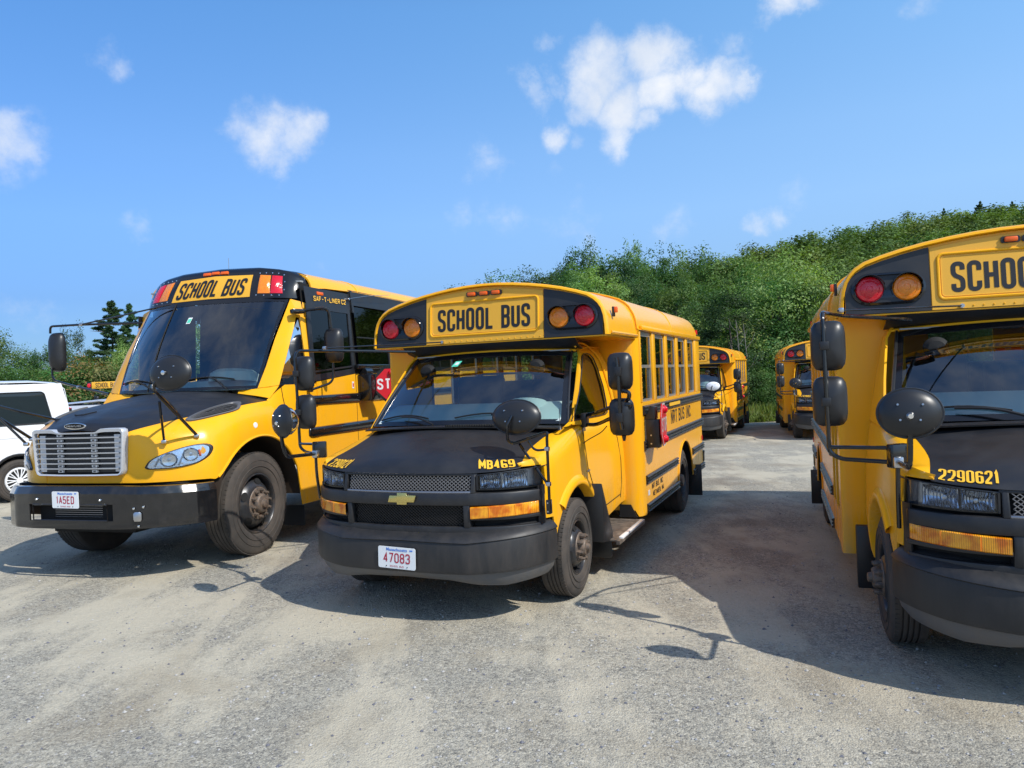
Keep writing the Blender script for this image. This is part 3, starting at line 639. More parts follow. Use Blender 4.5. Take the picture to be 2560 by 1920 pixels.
        for k in range(n):
            a = w0 + k * pit; b = a + gw; x = s * (XS - .028)
            fr = MB()
            for yy in (a + .008, b - .008): fr.box((x, yy, 1.765), (.022, .020, .68))
            for zz, hh in ((1.432, .022), (1.765, .030), (2.085, .050)): fr.box((x, (a + b) / 2, zz), (.020, gw, hh))
            wn = P(fr, 'side_window', ALU)
            for z0, z1, dx in ((1.44, 1.755, .010), (1.775, 2.065, -.002)):
                P(MB().fan([V(x - s * dx, a + .015, z0), V(x - s * dx, b - .015, z0), V(x - s * dx, b - .015, z1), V(x - s * dx, a + .015, z1)]), 'pane', SD_GLASS, wn, smooth=False)
        # rub rails
        def rail(z0, z1, ya, yb):
            zs = [0, .05, .12, .22, .30, .36, .42, .50, .58, .64, .70, .78, .88, .95, 1]; xs = [0, .016, .024, .024, .012, .010, .022, .025, .022, .010, .012, .024, .024, .016, 0]
            P(MB().grid([[V(s * (XS + x), y, lerp(z0, z1, z)) for z, x in zip(zs, xs)] for y in (ya, yb)]).fan([V(s * (XS + x), ya, lerp(z0, z1, z)) for z, x in zip(zs, xs)]), 'rub_rail', RUB)
        rail(1.296, 1.385, 1.58, 5.08); rail(.952, 1.046, 1.58, 5.08)
        for z0, z1 in ((.628, .713), (.355, .440)):
            rail(z0, z1, 1.60, AY - AR - .02); rail(z0, z1, AY + AR + .03, 5.08)
        P(MB().box((s * (XS + .028), 3.05, 1.34), (.004, .62, .036)), 'reflector_strip', LETY)
        rv = MB()
        for k in range(34): rv.lathe([(.006, 0), (0, .004)], V(s * XS, 1.612, .48 + k * .047), (s, 0, 0), 6)
        for k in range(60): rv.lathe([(.005, 0), (0, .004)], V(s * XS, 1.66 + k * .056, 1.405), (s, 0, 0), 5)
        tag(P(rv, 'rivet_line', YEL), kind='stuff')
    # folding entry door on the passenger side
    for ya, yb in ((.92, .95), (1.23, 1.27), (1.55, 1.61)): P(MB().box((-XS + .012, (ya + yb) / 2, 1.21), (.026, yb - ya, 1.70)), 'entry_door_post', YEL)
    for z0, z1 in ((.36, .62), (1.99, 2.04)): P(MB().box((-XS + .014, 1.26, (z0 + z1) / 2), (.024, .66, z1 - z0)), 'entry_door_rail', YEL)
    for ya, yb in ((.955, 1.225), (1.275, 1.545)): P(MB().box((-XS + .016, (ya + yb) / 2, 1.305), (.006, yb - ya, 1.36)), 'entry_door_glass', SD_GLASS)
    # rear wall, floor, seats, seen through the glass
    P(MB().box((0, YE - .01, .9), (2.28, .03, 1.08)), 'rear_wall', YEL)
    for x, w in ((-.98, .32), (.98, .32), (0, .30)): P(MB().box((x, YE - .01, 1.75), (w, .03, .72)), 'rear_pillar', YEL)
    P(MB().box((0, YE - .01, 2.22), (2.0, .03, .26)), 'rear_header', YEL)
    for x in (-.49, .49): P(MB().box((x, YE - .01, 1.76), (.68, .006, .68)), 'rear_window', SD_GLASS)
    P(MB().box((0, 3.28, .80), (2.22, 3.4, .04)), 'floor', FLOORM)
    P(MB().box((0, 3.28, 2.2), (2.10, 3.3, .02)), 'ceiling', INTER)
    P(MB().box((.62, 5.09, .52), (1.1, .10, .16)), 'rear_bumper', BLKG, bev=.02); P(MB().box((-.62, 5.09, .52), (1.1, .10, .16)), 'rear_bumper', BLKG, bev=.02)
    for s in (-1, 1): P(MB().box((s * 1.165, 4.98, .78), (.01, .035, .06)), 'side_reflector', RED); P(MB().box((s * 1.12, 5.03, 2.22), (.05, .03, .06)), 'rear_marker', RED)
    for k in range(6):
        for s in (-1, 1):
            y = 1.95 + k * .56
            st_ = P(MB().box((s * .62, y, 1.08), (.82, .40, .10)), 'bench_seat', SEAT, bev=.03); P(MB().box((s * .62, y + .22, 1.36), (.82, .09, .62), rot('X', -.12)), 'seat_back', SEAT, st_, bev=.03)
    # ---------------- cab: hood
    ts = [0, .006, .015, .028, .045, .065, .09, .12, .155, .20, .26, .34, .44, .56, .70, .84, 1.0]
    us = [lerp(-1, 1, k / 36) for k in range(37)]
    hood = P(MB().grid([[hood_surf(u, t) + V(0, 0, -.006 if t == 0 else 0) for u in us] for t in ts]), 'hood', BLKM, solid=.012, ang=50)
    hb = bvh_of(hood)
    # fascia behind the grilles
    def fpatch(x0, x1, z0, z1, e, nx=16, nz=3): return [[V(lerp(x0, x1, i / nx), yfront(lerp(x0, x1, i / nx), lerp(z0, z1, j / nz)) - e, lerp(z0, z1, j / nz)) for i in range(nx + 1)] for j in range(nz + 1)]
    def fbar(x0, x1, z0, z1, e0, e1, n=16):   # a solid bar bent along the front
        a = fpatch(x0, x1, z0, z1, e1, n, 1); b = fpatch(x0, x1, z0, z1, e0, n, 1)
        return MB().grid([b[0], a[0], a[1], b[1]], cv=True).fan([b[0][0], a[0][0], a[1][0], b[1][0]]).fan([b[0][-1], a[0][-1], a[1][-1], b[1][-1]])
    P(MB().grid(fpatch(-.93, .93, .60, 1.06, -.07, 30)), 'grille_backing', BLKD)
    P(fbar(-.93, .93, .835, .925, -.06, .014, 30), 'fascia_bar', FASC, bev=.014)
    P(fbar(-.55, .55, 1.040, 1.064, -.06, .008, 20), 'fascia_top_trim', FASC, bev=.007)
    P(fbar(-.93, .93, .60, .690, -.06, .006, 30), 'fascia_sill', FASC, bev=.01)
    P(fbar(-.51, .51, .922, .936, -.04, .004, 20), 'grille_trim', MESHM, bev=.003)
    for s in (-1, 1):
        P(fbar(.508 * s, .540 * s, .922, 1.05, -.06, .010, 3), 'grille_post', FASC, bev=.006); P(fbar(.455 * s, .505 * s, .68, .84, -.06, .010, 3), 'grille_post', FASC, bev=.01)
        P(fbar(.505 * s, .935 * s, .735, .76, -.05, .008, 10), 'signal_surround', FASC, bev=.005)
    def wires(z0, z1, x1, pitch, e, m, nm, w=.0042):
        mb = MB(); h = z1 - z0; x = -x1 - h
        while x < x1 + h:
            for sg in (1, -1):
                pts = []
                for k in range(5):
                    t = k / 4; xx = x + sg * (t - .5) * h * 1.25; zz = z0 + t * h
                    if abs(xx) <= x1: pts.append(V(xx, yfront(xx, zz) - e + (.003 * sg), zz))
                if len(pts) > 1: mb.tube(pts, w, 4)
            x += pitch
        g = P(mb, nm, m); tag(g, kind='stuff'); return g
    wires(.938, 1.040, .508, .030, -.012, MESHM, 'upper_grille_mesh', .0034); wires(.692, .832, .46, .026, -.03, BLKP, 'lower_grille_mesh', .003)
    # bow-tie badge
    bt = [(-.114, -.027), (-.040, -.027), (-.040, -.042), (.040, -.042), (.040, -.024), (.100, -.024), (.116, .025), (.042, .025), (.042, .042), (-.036, .042), (-.036, .022), (-.098, .022)]
    P(MB().prism(bt, (0, -.969, .885), (1, 0, 0), (0, 0, 1), .012), 'badge', GOLD, bev=.004)
    for s in (-1, 1):
        # headlight: dark bucket, two chrome bowls, clear lens
        def hl(x, z, e): return V(s * x, pl(x, [.54, .62, .70, .78, .86, .92, .95], [-.872, -.862, -.838, -.79, -.72, -.64, -.56]) - e, z)
        xsq = [.546, .62, .70, .78, .86, .915, .945]
        zt = lambda x: pl(x, [.54, .95], [1.046, 1.083]); zb = lambda x: pl(x, [.54, .95], [.938, .945])
        bk = P(MB().grid([[hl(x, lerp(zb(x), zt(x), t), -.05) for x in xsq] for t in (0, .5, 1)]), 'headlight_bucket', mat_hl, solid=.004)
        for q0, q1 in ((.565, .705), (.715, .86)):
            xs_ = [lerp(q0, q1, k / 8) for k in range(9)]
            P(MB().grid([[hl(x, lerp(lerp(zb(x) + .012, zt(x) - .012, .0), lerp(zb(x) + .012, zt(x) - .012, 1), t), -.012 - .034 * (1 - (2 * t - 1) ** 2) * (1 - ((x - (q0 + q1) / 2) / (q1 - q0) * 2) ** 4)) for x in xs_] for t in [j / 8 for j in range(9)]]), 'headlight_reflector', BOWL, bk)
        P(MB().grid([[hl(x, zb(x), -.06) for x in xsq], [hl(x, zb(x), .002) for x in xsq], [hl(x, zb(x) + .008, .004) for x in xsq], [hl(x, zt(x) - .006, .004) for x in xsq], [hl(x, zt(x), .002) for x in xsq], [hl(x, zt(x), -.06) for x in xsq]],
            skip=lambda i, j: j == 2), 'headlight_bezel', BLKP, bk)
        P(MB().box(hl(.551, .992, .0), (.010, .03, .10)), 'headlight_bezel', BLKP, bk)
        for cx, rr in ((.640, .046), (.765, .048)):
            c = hl(cx, .995 + (cx - .6) * .06, -.036); nn = V(s * (.25 if cx > .7 else .1), -1, 0)
            P(MB().lathe([(.012, 0), (.012, .03), (.0, .034)], c, nn, 12), 'headlight_bulb', STEEL, bk)
        P(MB().grid([[hl(x, lerp(zb(x) + .004, zt(x) - .004, t), .004) for x in xsq] for t in (0, .5, 1)]), 'headlight_lens', CLEAR, bk)
        # amber turn signal
        ts = lambda x, z, e: V(s * x, pl(x, [.51, .62, .72, .80, .86, .90, .925], [-.918, -.892, -.850, -.800, -.745, -.700, -.655]) - e, z)
        xq = [.512, .62, .72, .80, .86, .90, .922]; t0 = lambda x: pl(x, [.51, .92], [.744, .764]); t1 = lambda x: pl(x, [.51, .92], [.828, .845])
        tsn = P(MB().grid([[ts(x, t0(x), -.02) for x in xq], [ts(x, t0(x), .004) for x in xq], [ts(x, t0(x) + .006, .012) for x in xq], [ts(x, t1(x) - .006, .012) for x in xq], [ts(x, t1(x), .004) for x in xq], [ts(x, t1(x), -.02) for x in xq]]), 'turn_signal', AMBT)
        for xx in (.64, .80): P(MB().box(ts(xx, lerp(t0(xx), t1(xx), .5), .012), (.006, .006, .07)), 'lens_rib', AMB, tsn)
    # fascia corners beside the lamps
    for s in (-1, 1):
        P(MB().grid([[V(s * x, y, z) for x, y in ((.915, -.66), (.932, -.63), (.943, -.595))] for z in (.66, .84, .95)]), 'fascia_corner', FASC, solid=.012)
    # fender and lower cab side
    yst = [-.745, -.73, -.710, -.69, -.66, -.63, -.604, -.600, -.55, -.50, -.45, -.38, -.30, -.20, -.10, .0, .10, .20, .28, .36, .42, .46, .50, .60, .75, .95, 1.15, 1.30, 1.45]
    AC, ARI = (0.0, .385), .475
    def low(y):
        if y < -.45: return pl(y, [-.604, -.600, -.45], [1.089, .71, .70])
        d = ARI ** 2 - (y - AC[0]) ** 2
        if d > 0 and y < .475: return AC[1] + math.sqrt(d)
        return pl(y, [.475, .55, 1.3, 1.45], [.40, .42, .50, .50])
    for s in (1, -1):
        ye = 1.45
        cols = []
        for y in ([q for q in yst if s > 0 or q < .79] + ([.79] if s < 0 else [])):
            hp = hood_pt(1, min(y, .1)) if y <= .1 else V(.86 + .03 * min(1, (y - .1) * 3), y, 1.315)
            zb_ = low(y); col = []
            top = V(hp.x, y, hp.z - .002); sh = xside(y, 1.22)
            zsh = pl(y, [-.715, -.604, -.600, -.4, 0, .3], [1.137, 1.137, 1.13, 1.15, 1.22, 1.25])
            p1 = V(lerp(top.x, sh, .45), y, lerp(top.z, zsh, .12)); p2 = V(lerp(top.x, sh, .85), y, lerp(top.z, zsh, .55)); p3 = V(xside(y, zsh - .04), y, zsh - .04)
            col = [top, p1, p2, p3]
            for t in (.15, .35, .55, .75, .92, 1.0):
                z = lerp(zsh - .04, zb_, t); col.append(V(xside(y, z), y, min(z, zsh - .041 - .001 * t)))
            
            if y < -.602: top.z = max(top.z, 1.092); col = [V(p.x, p.y, max(1.089, p.z)) for p in col]
            cols.append([V(s * p.x, p.y, p.z) for p in col])
        sd = P(MB().grid(cols), 'cab_side', YEL, solid=.012, ang=45)
        # wheel-arch flare
        fl = []
        for a in [math.radians(-6 + 6.4 * k) for k in range(31)]:
            if AC[1] + ARI * math.sin(a) < .40 and math.cos(a) > 0 and a < 0: pass
            r0, r1 = ARI - .004, ARI + .075
            def fp(r, e): y = AC[0] - r * math.cos(a); z = AC[1] + r * math.sin(a); return V(s * (xside(y, z) + e), y, z)
            fl.append([fp(r0, -.06), fp(r0, .018), fp(r0 + .012, .026), fp(r0 + .04, .024), fp(r1 - .01, .010), fp(r1, -.002)])
        fl = [r for r in fl if r[1].z > (.70 if r[1].y < 0 else .36)]
        P(MB().grid(fl), 'wheel_arch_flare', YEL, ang=60)
        P(MB().grid([[V(s * .975, AC[0] + ARI * math.cos(a), AC[1] + ARI * math.sin(a)) for a in [PI * k / 20 for k in range(21)]], [V(s * .5, AC[0] + ARI * math.cos(a), AC[1] + ARI * math.sin(a)) for a in [PI * k / 20 for k in range(21)]]]), 'wheel_well', BLKD)
        # door outline grooves and rocker moulding
        gx = lambda y, z, e=.0025: V(s * (xside(y, z) + e), y, z)
        if s > 0:
            P(MB().tube([gx(.30, 1.28)] + [gx(.29 + .02 * (1.28 - z), z) for z in (1.1, .95)] + [gx(.335, .90), gx(.40, .80)], .003, 4), 'door_seam', BLKD, sd)
            P(MB().tube([gx(1.24, 1.30), gx(1.29, 1.1), gx(1.32, .9), gx(1.30, .7), gx(1.25, .56)], .003, 4), 'door_seam', BLKD, sd)
            P(MB().tube([gx(.52, .56), gx(.9, .575), gx(1.25, .59)], .003, 4), 'door_seam', BLKD, sd)
            P(MB().box(gx(1.16, 1.20, .012), (.02, .09, .022)), 'door_handle', YEL, bev=.006)
            P(MB().box(gx(.30, .93, .004), (.004, .07, .016)), 'fender_badge', STEEL)
        # glasshouse: window frame with slanting A pillar
        if s < 0:
            ge = lambda z: pl(z, [1.315, 1.95], [.09, .715]); gx2 = lambda z: -pl(z, [1.26, 1.32, 1.6, 1.88, 1.94, 1.97], [.955, .944, .90, .845, .82, .77])
            P(MB().grid([[V(gx2(z) + .004 * (q == 0), lerp(ge(z), .80, q), z) for q in (0, .2, .6, 1)] for z in (1.30, 1.45, 1.6, 1.75, 1.88, 1.955)]), 'cab_quarter_panel', YEL, solid=.015)
            continue
        gh = lambda y, z: V(s * pl(z, [1.26, 1.32, 1.6, 1.88, 1.94, 1.97], [.955, .944, .90, .845, .82, .77]), y, z)
        outer = [(-.10, 1.315), (.10, 1.318), (.35, 1.30), (.62, 1.29), (.88, 1.28), (1.12, 1.275), (1.42, 1.27), (1.42, 1.45), (1.42, 1.62), (1.42, 1.80), (1.42, 1.965), (1.20, 1.968), (1.0, 1.97), (.86, 1.965), (.74, 1.95), (.66, 1.88), (.51, 1.74), (.36, 1.60), (.20, 1.45), (.06, 1.33)]
        inner = [(.06, 1.350), (.18, 1.350), (.38, 1.348), (.62, 1.345), (.86, 1.343), (1.02, 1.345), (1.10, 1.36), (1.13, 1.45), (1.125, 1.60), (1.08, 1.76), (1.02, 1.85), (.95, 1.885), (.86, 1.895), (.77, 1.89), (.70, 1.87), (.64, 1.80), (.52, 1.68), (.40, 1.57), (.28, 1.48), (.16, 1.40)]
        gh_m = P(MB().grid([[gh(*p) for p in outer], [gh(*p) for p in inner]], cu=True), 'door_window_frame', YEL, solid=.02)
        P(MB().fan([gh(*p) - V(s * .010, 0, 0) for p in inner]), 'door_window', TINT if s > 0 else SD_GLASS, smooth=False)
        P(MB().tube([gh(*p) + V(s * .003, 0, 0) for p in inner], .006, 6, closed=True), 'window_seal', BLKP, gh_m)
        P(MB().tube(fillet([gh(.66, 1.955) + V(s * .01, 0, 0), gh(.80, 1.985) + V(s * .012, 0, .004), gh(1.0, 1.985) + V(s * .012, 0, .004), gh(1.20, 1.86) + V(s * .012, 0, 0), gh(1.30, 1.55) + V(s * .012, 0, 0), gh(1.34, 1.30) + V(s * .012, 0, 0)], .12), .010, 6), 'door_edge', YEL, gh_m)
    # cab roof and the yellow lip over the windshield
    P(MB().grid([[V(x, pl(abs(x), [0, .4, .8], [.61, .635, .69]) + dy, 1.958 - .03 * (x / .8) ** 2 + dz) for x in [lerp(-.80, .80, k / 14) for k in range(15)]] for dy, dz in ((-.005, -.012), (.0, .002), (.03, .012), (.3, .03), (.8, .035))]), 'cab_roof', YEL, solid=.01)
    # windshield
    def ws(u, v, e=0):
        xb = .89 * u; xt = .755 * u; x = lerp(xb, xt, v) + .0
        yb = -.10 + .19 * abs(u) ** 2.2; yt = .60 + .095 * abs(u) ** 2.2; zb_ = 1.345 - .018 * u * u; zt_ = 1.942 - .024 * u * u
        b = .02 * math.sin(PI * v); return V(x, lerp(yb, yt, v) - b - e, lerp(zb_, zt_, v) + b * .6 + e * .5)
    wsg = P(MB().grid([[ws(lerp(-1, 1, i / 20), j / 8) for i in range(21)] for j in range(9)]), 'windshield', WS_GLASS)
    fr = MB()
    def band(f0, f1, n=20): fr.grid([[f0(k / n) for k in range(n + 1)], [f1(k / n) for k in range(n + 1)]])
    band(lambda t: ws(lerp(-1, 1, t), 0, .003), lambda t: ws(lerp(-1, 1, t) * .98, .055, .003)); band(lambda t: ws(lerp(-1, 1, t), 1, .003), lambda t: ws(lerp(-1, 1, t) * .97, .925, .003))
    for s in (-1, 1): band(lambda t: ws(s, t, .003), lambda t: ws(s * .955, t, .003))
    P(fr, 'windshield_frit', BLKG, wsg, solid=.002)
    for s in (-1, 1): P(MB().tube([ws(s * 1.012, t / 8, .006) for t in range(9)], .011, 6), 'pillar_moulding', BLKP, wsg)
    sk = [ws(-.40 + dx, .80 + dz, -.004) for dx, dz in ((0, 0), (.085, 0), (.085, .085), (0, .085))]; P(MB().fan([ws(-.385 + dx, .80 + dz, .004) for dx, dz in ((0, 0), (.085, 0), (.105, .085), (.02, .085))]), 'inspection_sticker', GREENS, wsg, smooth=False)
    P(MB().fan([ws(-.355 + dx, .825 + dz, .006) for dx, dz in ((0, 0), (.045, 0), (.055, .04), (.01, .04))]), 'sticker_print', WHITE, wsg, smooth=False)
    # cowl, wipers, aerial
    cw = P(MB().grid([[V(x, -.13 + .17 * (abs(x) / .88) ** 2.2 + dy, 1.338 - .03 * (x / .88) ** 2 + dz) for x in [lerp(-.88, .88, k / 20) for k in range(21)]] for dy, dz in ((-.12, -.0), (-.05, .010), (.03, .004))]), 'cowl', BLKP, solid=.01)
    for k in range(20): P(MB().box((.0 + k * .021, -.215 + .02 * k / 20, 1.346), (.009, .07, .012), rot('Z', -.35)), 'cowl_louvre', BLKD, cw)
    for x0, x1, x2 in ((-.18, -.55, -.80), (.62, .30, -.02)):
        a = V(x0, -.165 + .1 * abs(x0), 1.355); b = ws(x1 / .86, .10, .03); w = P(MB().tube(fillet([a, a.lerp(b, .5) + V(0, -.005, .03), b], .1), .009, 6, ), 'wiper_arm', BLKP)
        bl = [ws(lerp(x1 + .28, x2, t) / .87, .075 + .05 * math.sin(PI * t), .012) for t in [k / 8 for k in range(9)]]; P(MB().tube(bl, .007, 5), 'wiper_blade', BLKD, w)
    P(MB().cyl((.90, -.10, 1.295), (.90, -.10, 1.32), .018, .006, 10).tube([V(.90, -.10, 1.32), V(.89, -.07, 1.46)], .0025, 5), 'aerial', BLKP)
    # dashboard, wheel, visors, mirror inside
    P(MB().grid([[V(x, -.02 + .12 * abs(x) + dy, z) for x in (-.84, -.5, 0, .5, .84)] for dy, z in ((.0, 1.345), (.14, 1.43), (.34, 1.485), (.44, 1.485), (.47, 1.40), (.48, 1.0))]), 'dashboard', DASH, solid=.01)
    P(MB().lathe([(.0, 0), (.15, 0), (.17, -.03), (.18, -.1)], (.45, .40, 1.50), (0, .25, 1), 20, sx=1.2), 'instrument_hood', DASH)
    stw = [V(.45 + .19 * math.cos(a), .58 + .19 * math.sin(a) * .35, 1.36 + .19 * math.sin(a) * .9) for a in [2 * PI * k / 24 for k in range(24)]]; P(MB().tube(stw, .014, 6, closed=True), 'steering_wheel', BLKP)
    for x in (-.45, .45):
        P(MB().box((x, 1.12, 1.05), (.5, .5, .14)), 'cab_seat', SEAT, bev=.03); P(MB().box((x, 1.36, 1.40), (.5, .12, .68), rot('X', -.15)), 'cab_seat_back', SEAT, bev=.04)
    for x, w in ((-.56, .05), (.50, .045)): P(MB().lathe([(.001, 0), (.075, .005), (.08, .02), (.05, .05), (.001, .055)], (x, .52, 1.79), (0, -1, 0), 18, sy=.9), 'interior_mirror', BLKD)
    for x in (-.1, .03, .15): P(MB().box((x, .62, 1.905), (.085, .03, .02)), 'visor_clip', BLKP)
    P(MB().box((0, 1.02, 1.93), (1.5, .75, .01)), 'headliner', INTER); P(MB().box((0, .75, .95), (1.7, 1.3, .03)), 'cab_floor', FLOORM)
    # bumper
    rows = []
    sec = [(.19, 0), (.13, 0), (.075, 0), (.022, 0), (.004, 0), (.0, 0), (.010, 0), (.006, 0), (.004, 0), (.010, 0), (.030, 0), (.032, 0), (.045, 0), (.085, 0)]
    N = 48
    for k in range(-N, N + 1):
        t = abs(k) / N; p, d = bumper_plan(min(t, .99999)); sx = 1 if k >= 0 else -1; nn = V(-d.y, d.x, 0)   # inward
        zT = pl(p.x, [0, .35, .55, .75, .9, 1.0], [.668, .668, .676, .70, .722, .733]); zc = pl(p.x, [0, .5, 1.0], [.600, .588, .630]); zb_ = pl(p.x, [0, .5, .8, 1.0], [.375, .372, .385, .405])
        za = pl(p.x, [0, .35, .56, .76, 1.0], [.325, .315, .288, .278, .305])
        zs = [zT - .004, zT, lerp(zT, zc, .30), lerp(zT, zc, .66), lerp(zT, zc, .86), zc + .004, zc - .004, zc - .02, zb_ + .03, zb_ + .008, zb_, zb_ - .006, lerp(zb_, za, .5), za]
        rows.append([V(sx * (p.x + nn.x * e), p.y + nn.y * e, z) for (e, _), z in zip(sec, zs)])
    bp = P(MB().grid([r[:11] for r in rows]), 'front_bumper', BUMPER, solid=.02, ang=28); P(MB().grid([[p + V(0, .004, 0) for p in r[10:]] for r in rows]), 'air_dam', DAM, solid=.006, ang=28)
    # wheels
    for s in (1, -1):
        make_wheel(root, .985, 0, .375, .215, .205, s, 'front'); make_wheel(root, 1.125, AY, .375, .50, .205, s, 'rear', nuts=8)
    P(MB().box((0, 0, .38), (1.5, .14, .14)), 'front_axle', BLKD); P(MB().box((0, 2.2, .62), (.9, 5.6, .16)), 'chassis_frame', BLKD); P(MB().box((0, -.25, .52), (.9, .9, .34)), 'engine_sump', BLKD)
    # splash guards, mud flaps, entry step
    P(MB().prism([(.34, .82), (.34, .34), (.60, .30), (.62, .36)], (.86, 0, 0), (0, 1, 0), (0, 0, 1), .225), 'splash_guard', BLKP, bev=.004)
    fp = P(MB().prism([(.85, .155), (1.06, .150), (1.078, .17), (1.078, .335), (.85, .335)], (0, .60, 0), (1, 0, 0), (0, 0, 1), .012), 'mud_flap', BLKP, bev=.003)
    for x, z in ((.93, .315), (1.05, .315), (.90, .28), (.90, .20)): P(MB().cyl((x, .585, z), (x, .578, z), .008, .008, 8), 'flap_bolt', STEEL, fp)
    P(MB().box((-1.0, .62, .36), (.16, .05, .44)), 'mud_flap', BLKP, bev=.01)
    for s in (-1, 1): P(MB().box((s * .98, 4.42, .28), (.50, .012, .40)), 'rear_mud_flap', BLKP, bev=.003)
    stp = P(MB().box((.96, .98, .318), (.36, .92, .012)), 'entry_step', STEP); P(MB().box((1.150, 1.02, .320), (.035, .80, .022)), 'step_edge', WHITE, stp, bev=.003); P(MB().box((1.152, .98, .300), (.03, .92, .03)), 'step_rail', STEP, stp)
    P(MB().prism([(.93, .46), (1.04, .46), (1.10, .34), (.93, .34)], (0, 1.44, 0), (1, 0, 0), (0, 0, 1), .01), 'step_bracket', BLKP)
    # ---------------- mirrors
    def arms(mb, *paths, r=.013):
        for p in paths: mb.tube(fillet(p, .07), r, 8)
        return mb
    X = -1.30; Y = -.44
    am = MB(); arms(am, [V(-.70, .52, 1.985), V(-1.16, .02, 2.010), V(X, Y + .04, 2.012), V(X, Y, 1.97), V(X + .01, Y, 1.20), V(X + .07, Y - .01, 1.165), V(-.98, -.62, 1.165)], r=.0125); arms(am, [V(X + .01, Y, 1.232), V(-.98, -.61, 1.242)], r=.011)
    arms(am, [V(-.40, fy(2.056) - .02, 2.056), V(-1.20, -.20, 2.030)], r=.006)
    ar = P(am, 'mirror_arm', BLKG)
    P(MB().box((-.955, -.62, 1.20), (.11, .06, .13), rot('Z', .5)), 'mirror_bracket', BLKG, ar, bev=.01); P(MB().cyl((-.40, fy(2.056) - .03, 2.056), (-.40, fy(2.056), 2.056), .014, .014, 10), 'rod_end', STEEL, ar); P(MB().box((-1.18, -.19, 2.032), (.03, .03, .03)), 'rod_clamp', STEEL, ar, bev=.006)
    arms2 = MB(); arms(arms2, [V(-.965, -.66, 1.17), V(-.96, -1.02, 1.185), V(-.96, -1.05, 1.26), V(-.96, -1.07, 1.37), V(-.96, -1.10, 1.44)], r=.014); arms(arms2, [V(-.965, -.66, 1.17), V(-.968, -.655, 1.0), V(-.965, -.625, .81)], r=.012)
    a2 = P(arms2, 'crossview_arm', BLKG); P(MB().cyl((-.96, -1.105, 1.445), (-.96, -1.12, 1.445), .02, .012, 10), 'arm_knuckle', CHROME, a2); P(MB().box((-.962, -.66, 1.17), (.05, .05, .06)), 'arm_clamp', STEEL, a2, bev=.008)
    for z, y in ((1.818, Y + .03), (1.493, Y + .035)):
        mh = mirror_head(root, (X + .028, y + .05, z), .192, .292, .075); P(MB().box((X + .004, y - .035, z), (.05, .03, .05)), 'mirror_clamp', BLKP, mh, bev=.006)
    PASS_XV = oval_mirror(root, (-.955, -1.05, 1.456), V(-.10, -1, .10), .288, .240, .055)
    # driver's side
    X2 = 1.345; Y2 = .075
    am = MB(); arms(am, [V(.965, .34, 1.375), V(1.10, .22, 1.40), V(1.40, .08, 1.50), V(1.415, .075, 1.56), V(X2 + .01, .07, 1.575), V(X2, Y2 - .01, 1.56)], r=.016); arms(am, [V(.965, .34, 1.30), V(1.10, .22, 1.305), V(1.40, .08, 1.43), V(1.42, .075, 1.47), V(1.38, .07, 1.47)], r=.016)
    arms(am, [V(X2 - .012, Y2 - .045, 1.83), V(X2, Y2 - .05, 1.70), V(X2, Y2 - .05, 1.36), V(X2 + .01, Y2 - .045, 1.28)], r=.015)
    ar = P(am, 'mirror_arm', BLKG); P(MB().box((.962, .345, 1.337), (.05, .09, .115)), 'mirror_bracket', BLKP, ar, bev=.01)
    P(MB().tube(fillet([V(.985, .20, 1.16), V(1.03, .2, 1.19), V(1.15, .18, 1.25), V(1.2, .16, 1.30)], .05), .004, 5), 'mirror_cable', BLKD, ar)
    for z, y in ((1.722, Y2), (1.370, Y2)):
        mh = mirror_head(root, (X2 - .012, y + .05, z), .198, .292, .085); P(MB().box((X2 - .002, y - .055, z), (.05, .03, .07)), 'mirror_clamp', BLKP, mh, bev=.006)
    P(MB().cyl((X2, Y2 + .04, 1.225), (X2, Y2 + .04, 1.185), .018, .01, 10), 'mirror_pin', BLKP, mh)
    oval_mirror(root, (.79, -.70, 1.432), V(-.05, -1, .16), .370, .242, .06)
    am = MB(); arms(am, [V(.785, -.765, 1.445), V(.76, -.80, 1.38), V(.735, -.74, 1.27), V(.76, -.70, 1.245), V(.975, -.66, 1.315), V(1.005, -.665, 1.32), V(1.0, -.665, 1.28), V(.998, -.662, .80)], r=.011)
    arms(am, [V(.80, -.68, 1.24), V(.81, -.63, 1.19), V(.995, -.665, .955)], r=.010); arms(am, [V(.86, -.665, 1.262), V(.90, -.655, 1.19), V(.995, -.665, 1.20)], r=.009)
    a2 = P(am, 'crossview_arm', BLKG); P(MB().box((.992, -.655, .80), (.030, .05, .10)), 'arm_plate', BLKG, a2, bev=.004)
    P(MB().box((.998, -.665, 1.205), (.034, .034, .03)), 'arm_clamp', STEEL, a2, bev=.006); P(MB().box((.998, -.665, .96), (.034, .034, .03)), 'arm_clamp', STEEL, a2, bev=.006)
    for z in (.77, .83): P(MB().cyl((.992, -.68, z), (.992, -.686, z), .006, .006, 8), 'arm_bolt', STEEL, a2)
    # folded stop arm on the driver's side
    sb = P(MB().box((1.235, 1.66, 1.115), (.13, .10, .27)), 'stop_arm_box', BLKP, bev=.006)
    P(MB().prism([(-.05, .0), (.06, 0), (.06, .12), (.02, .135)], (1.20, 1.62, 1.25), (1, 0, 0), (0, 0, 1), -.14), 'box_cover', BLKP, sb, bev=.004)
    for z in (1.02, 1.10): P(MB().cyl((1.22, 1.612, z), (1.22, 1.606, z), .008, .008, 8), 'box_bolt', STEEL, sb)
    oct_sign(root, (1.318, 1.76, 1.195), (-.085, 1, 0), (0, 0, 1), .222, thick=.012)
    P(MB().tube(fillet([V(1.20, 1.75, 1.03), V(1.21, 1.95, 1.02), V(1.18, 2.10, .98), V(1.17, 2.16, .93)], .05), .01, 6), 'stop_arm_hose', RUB, sb)
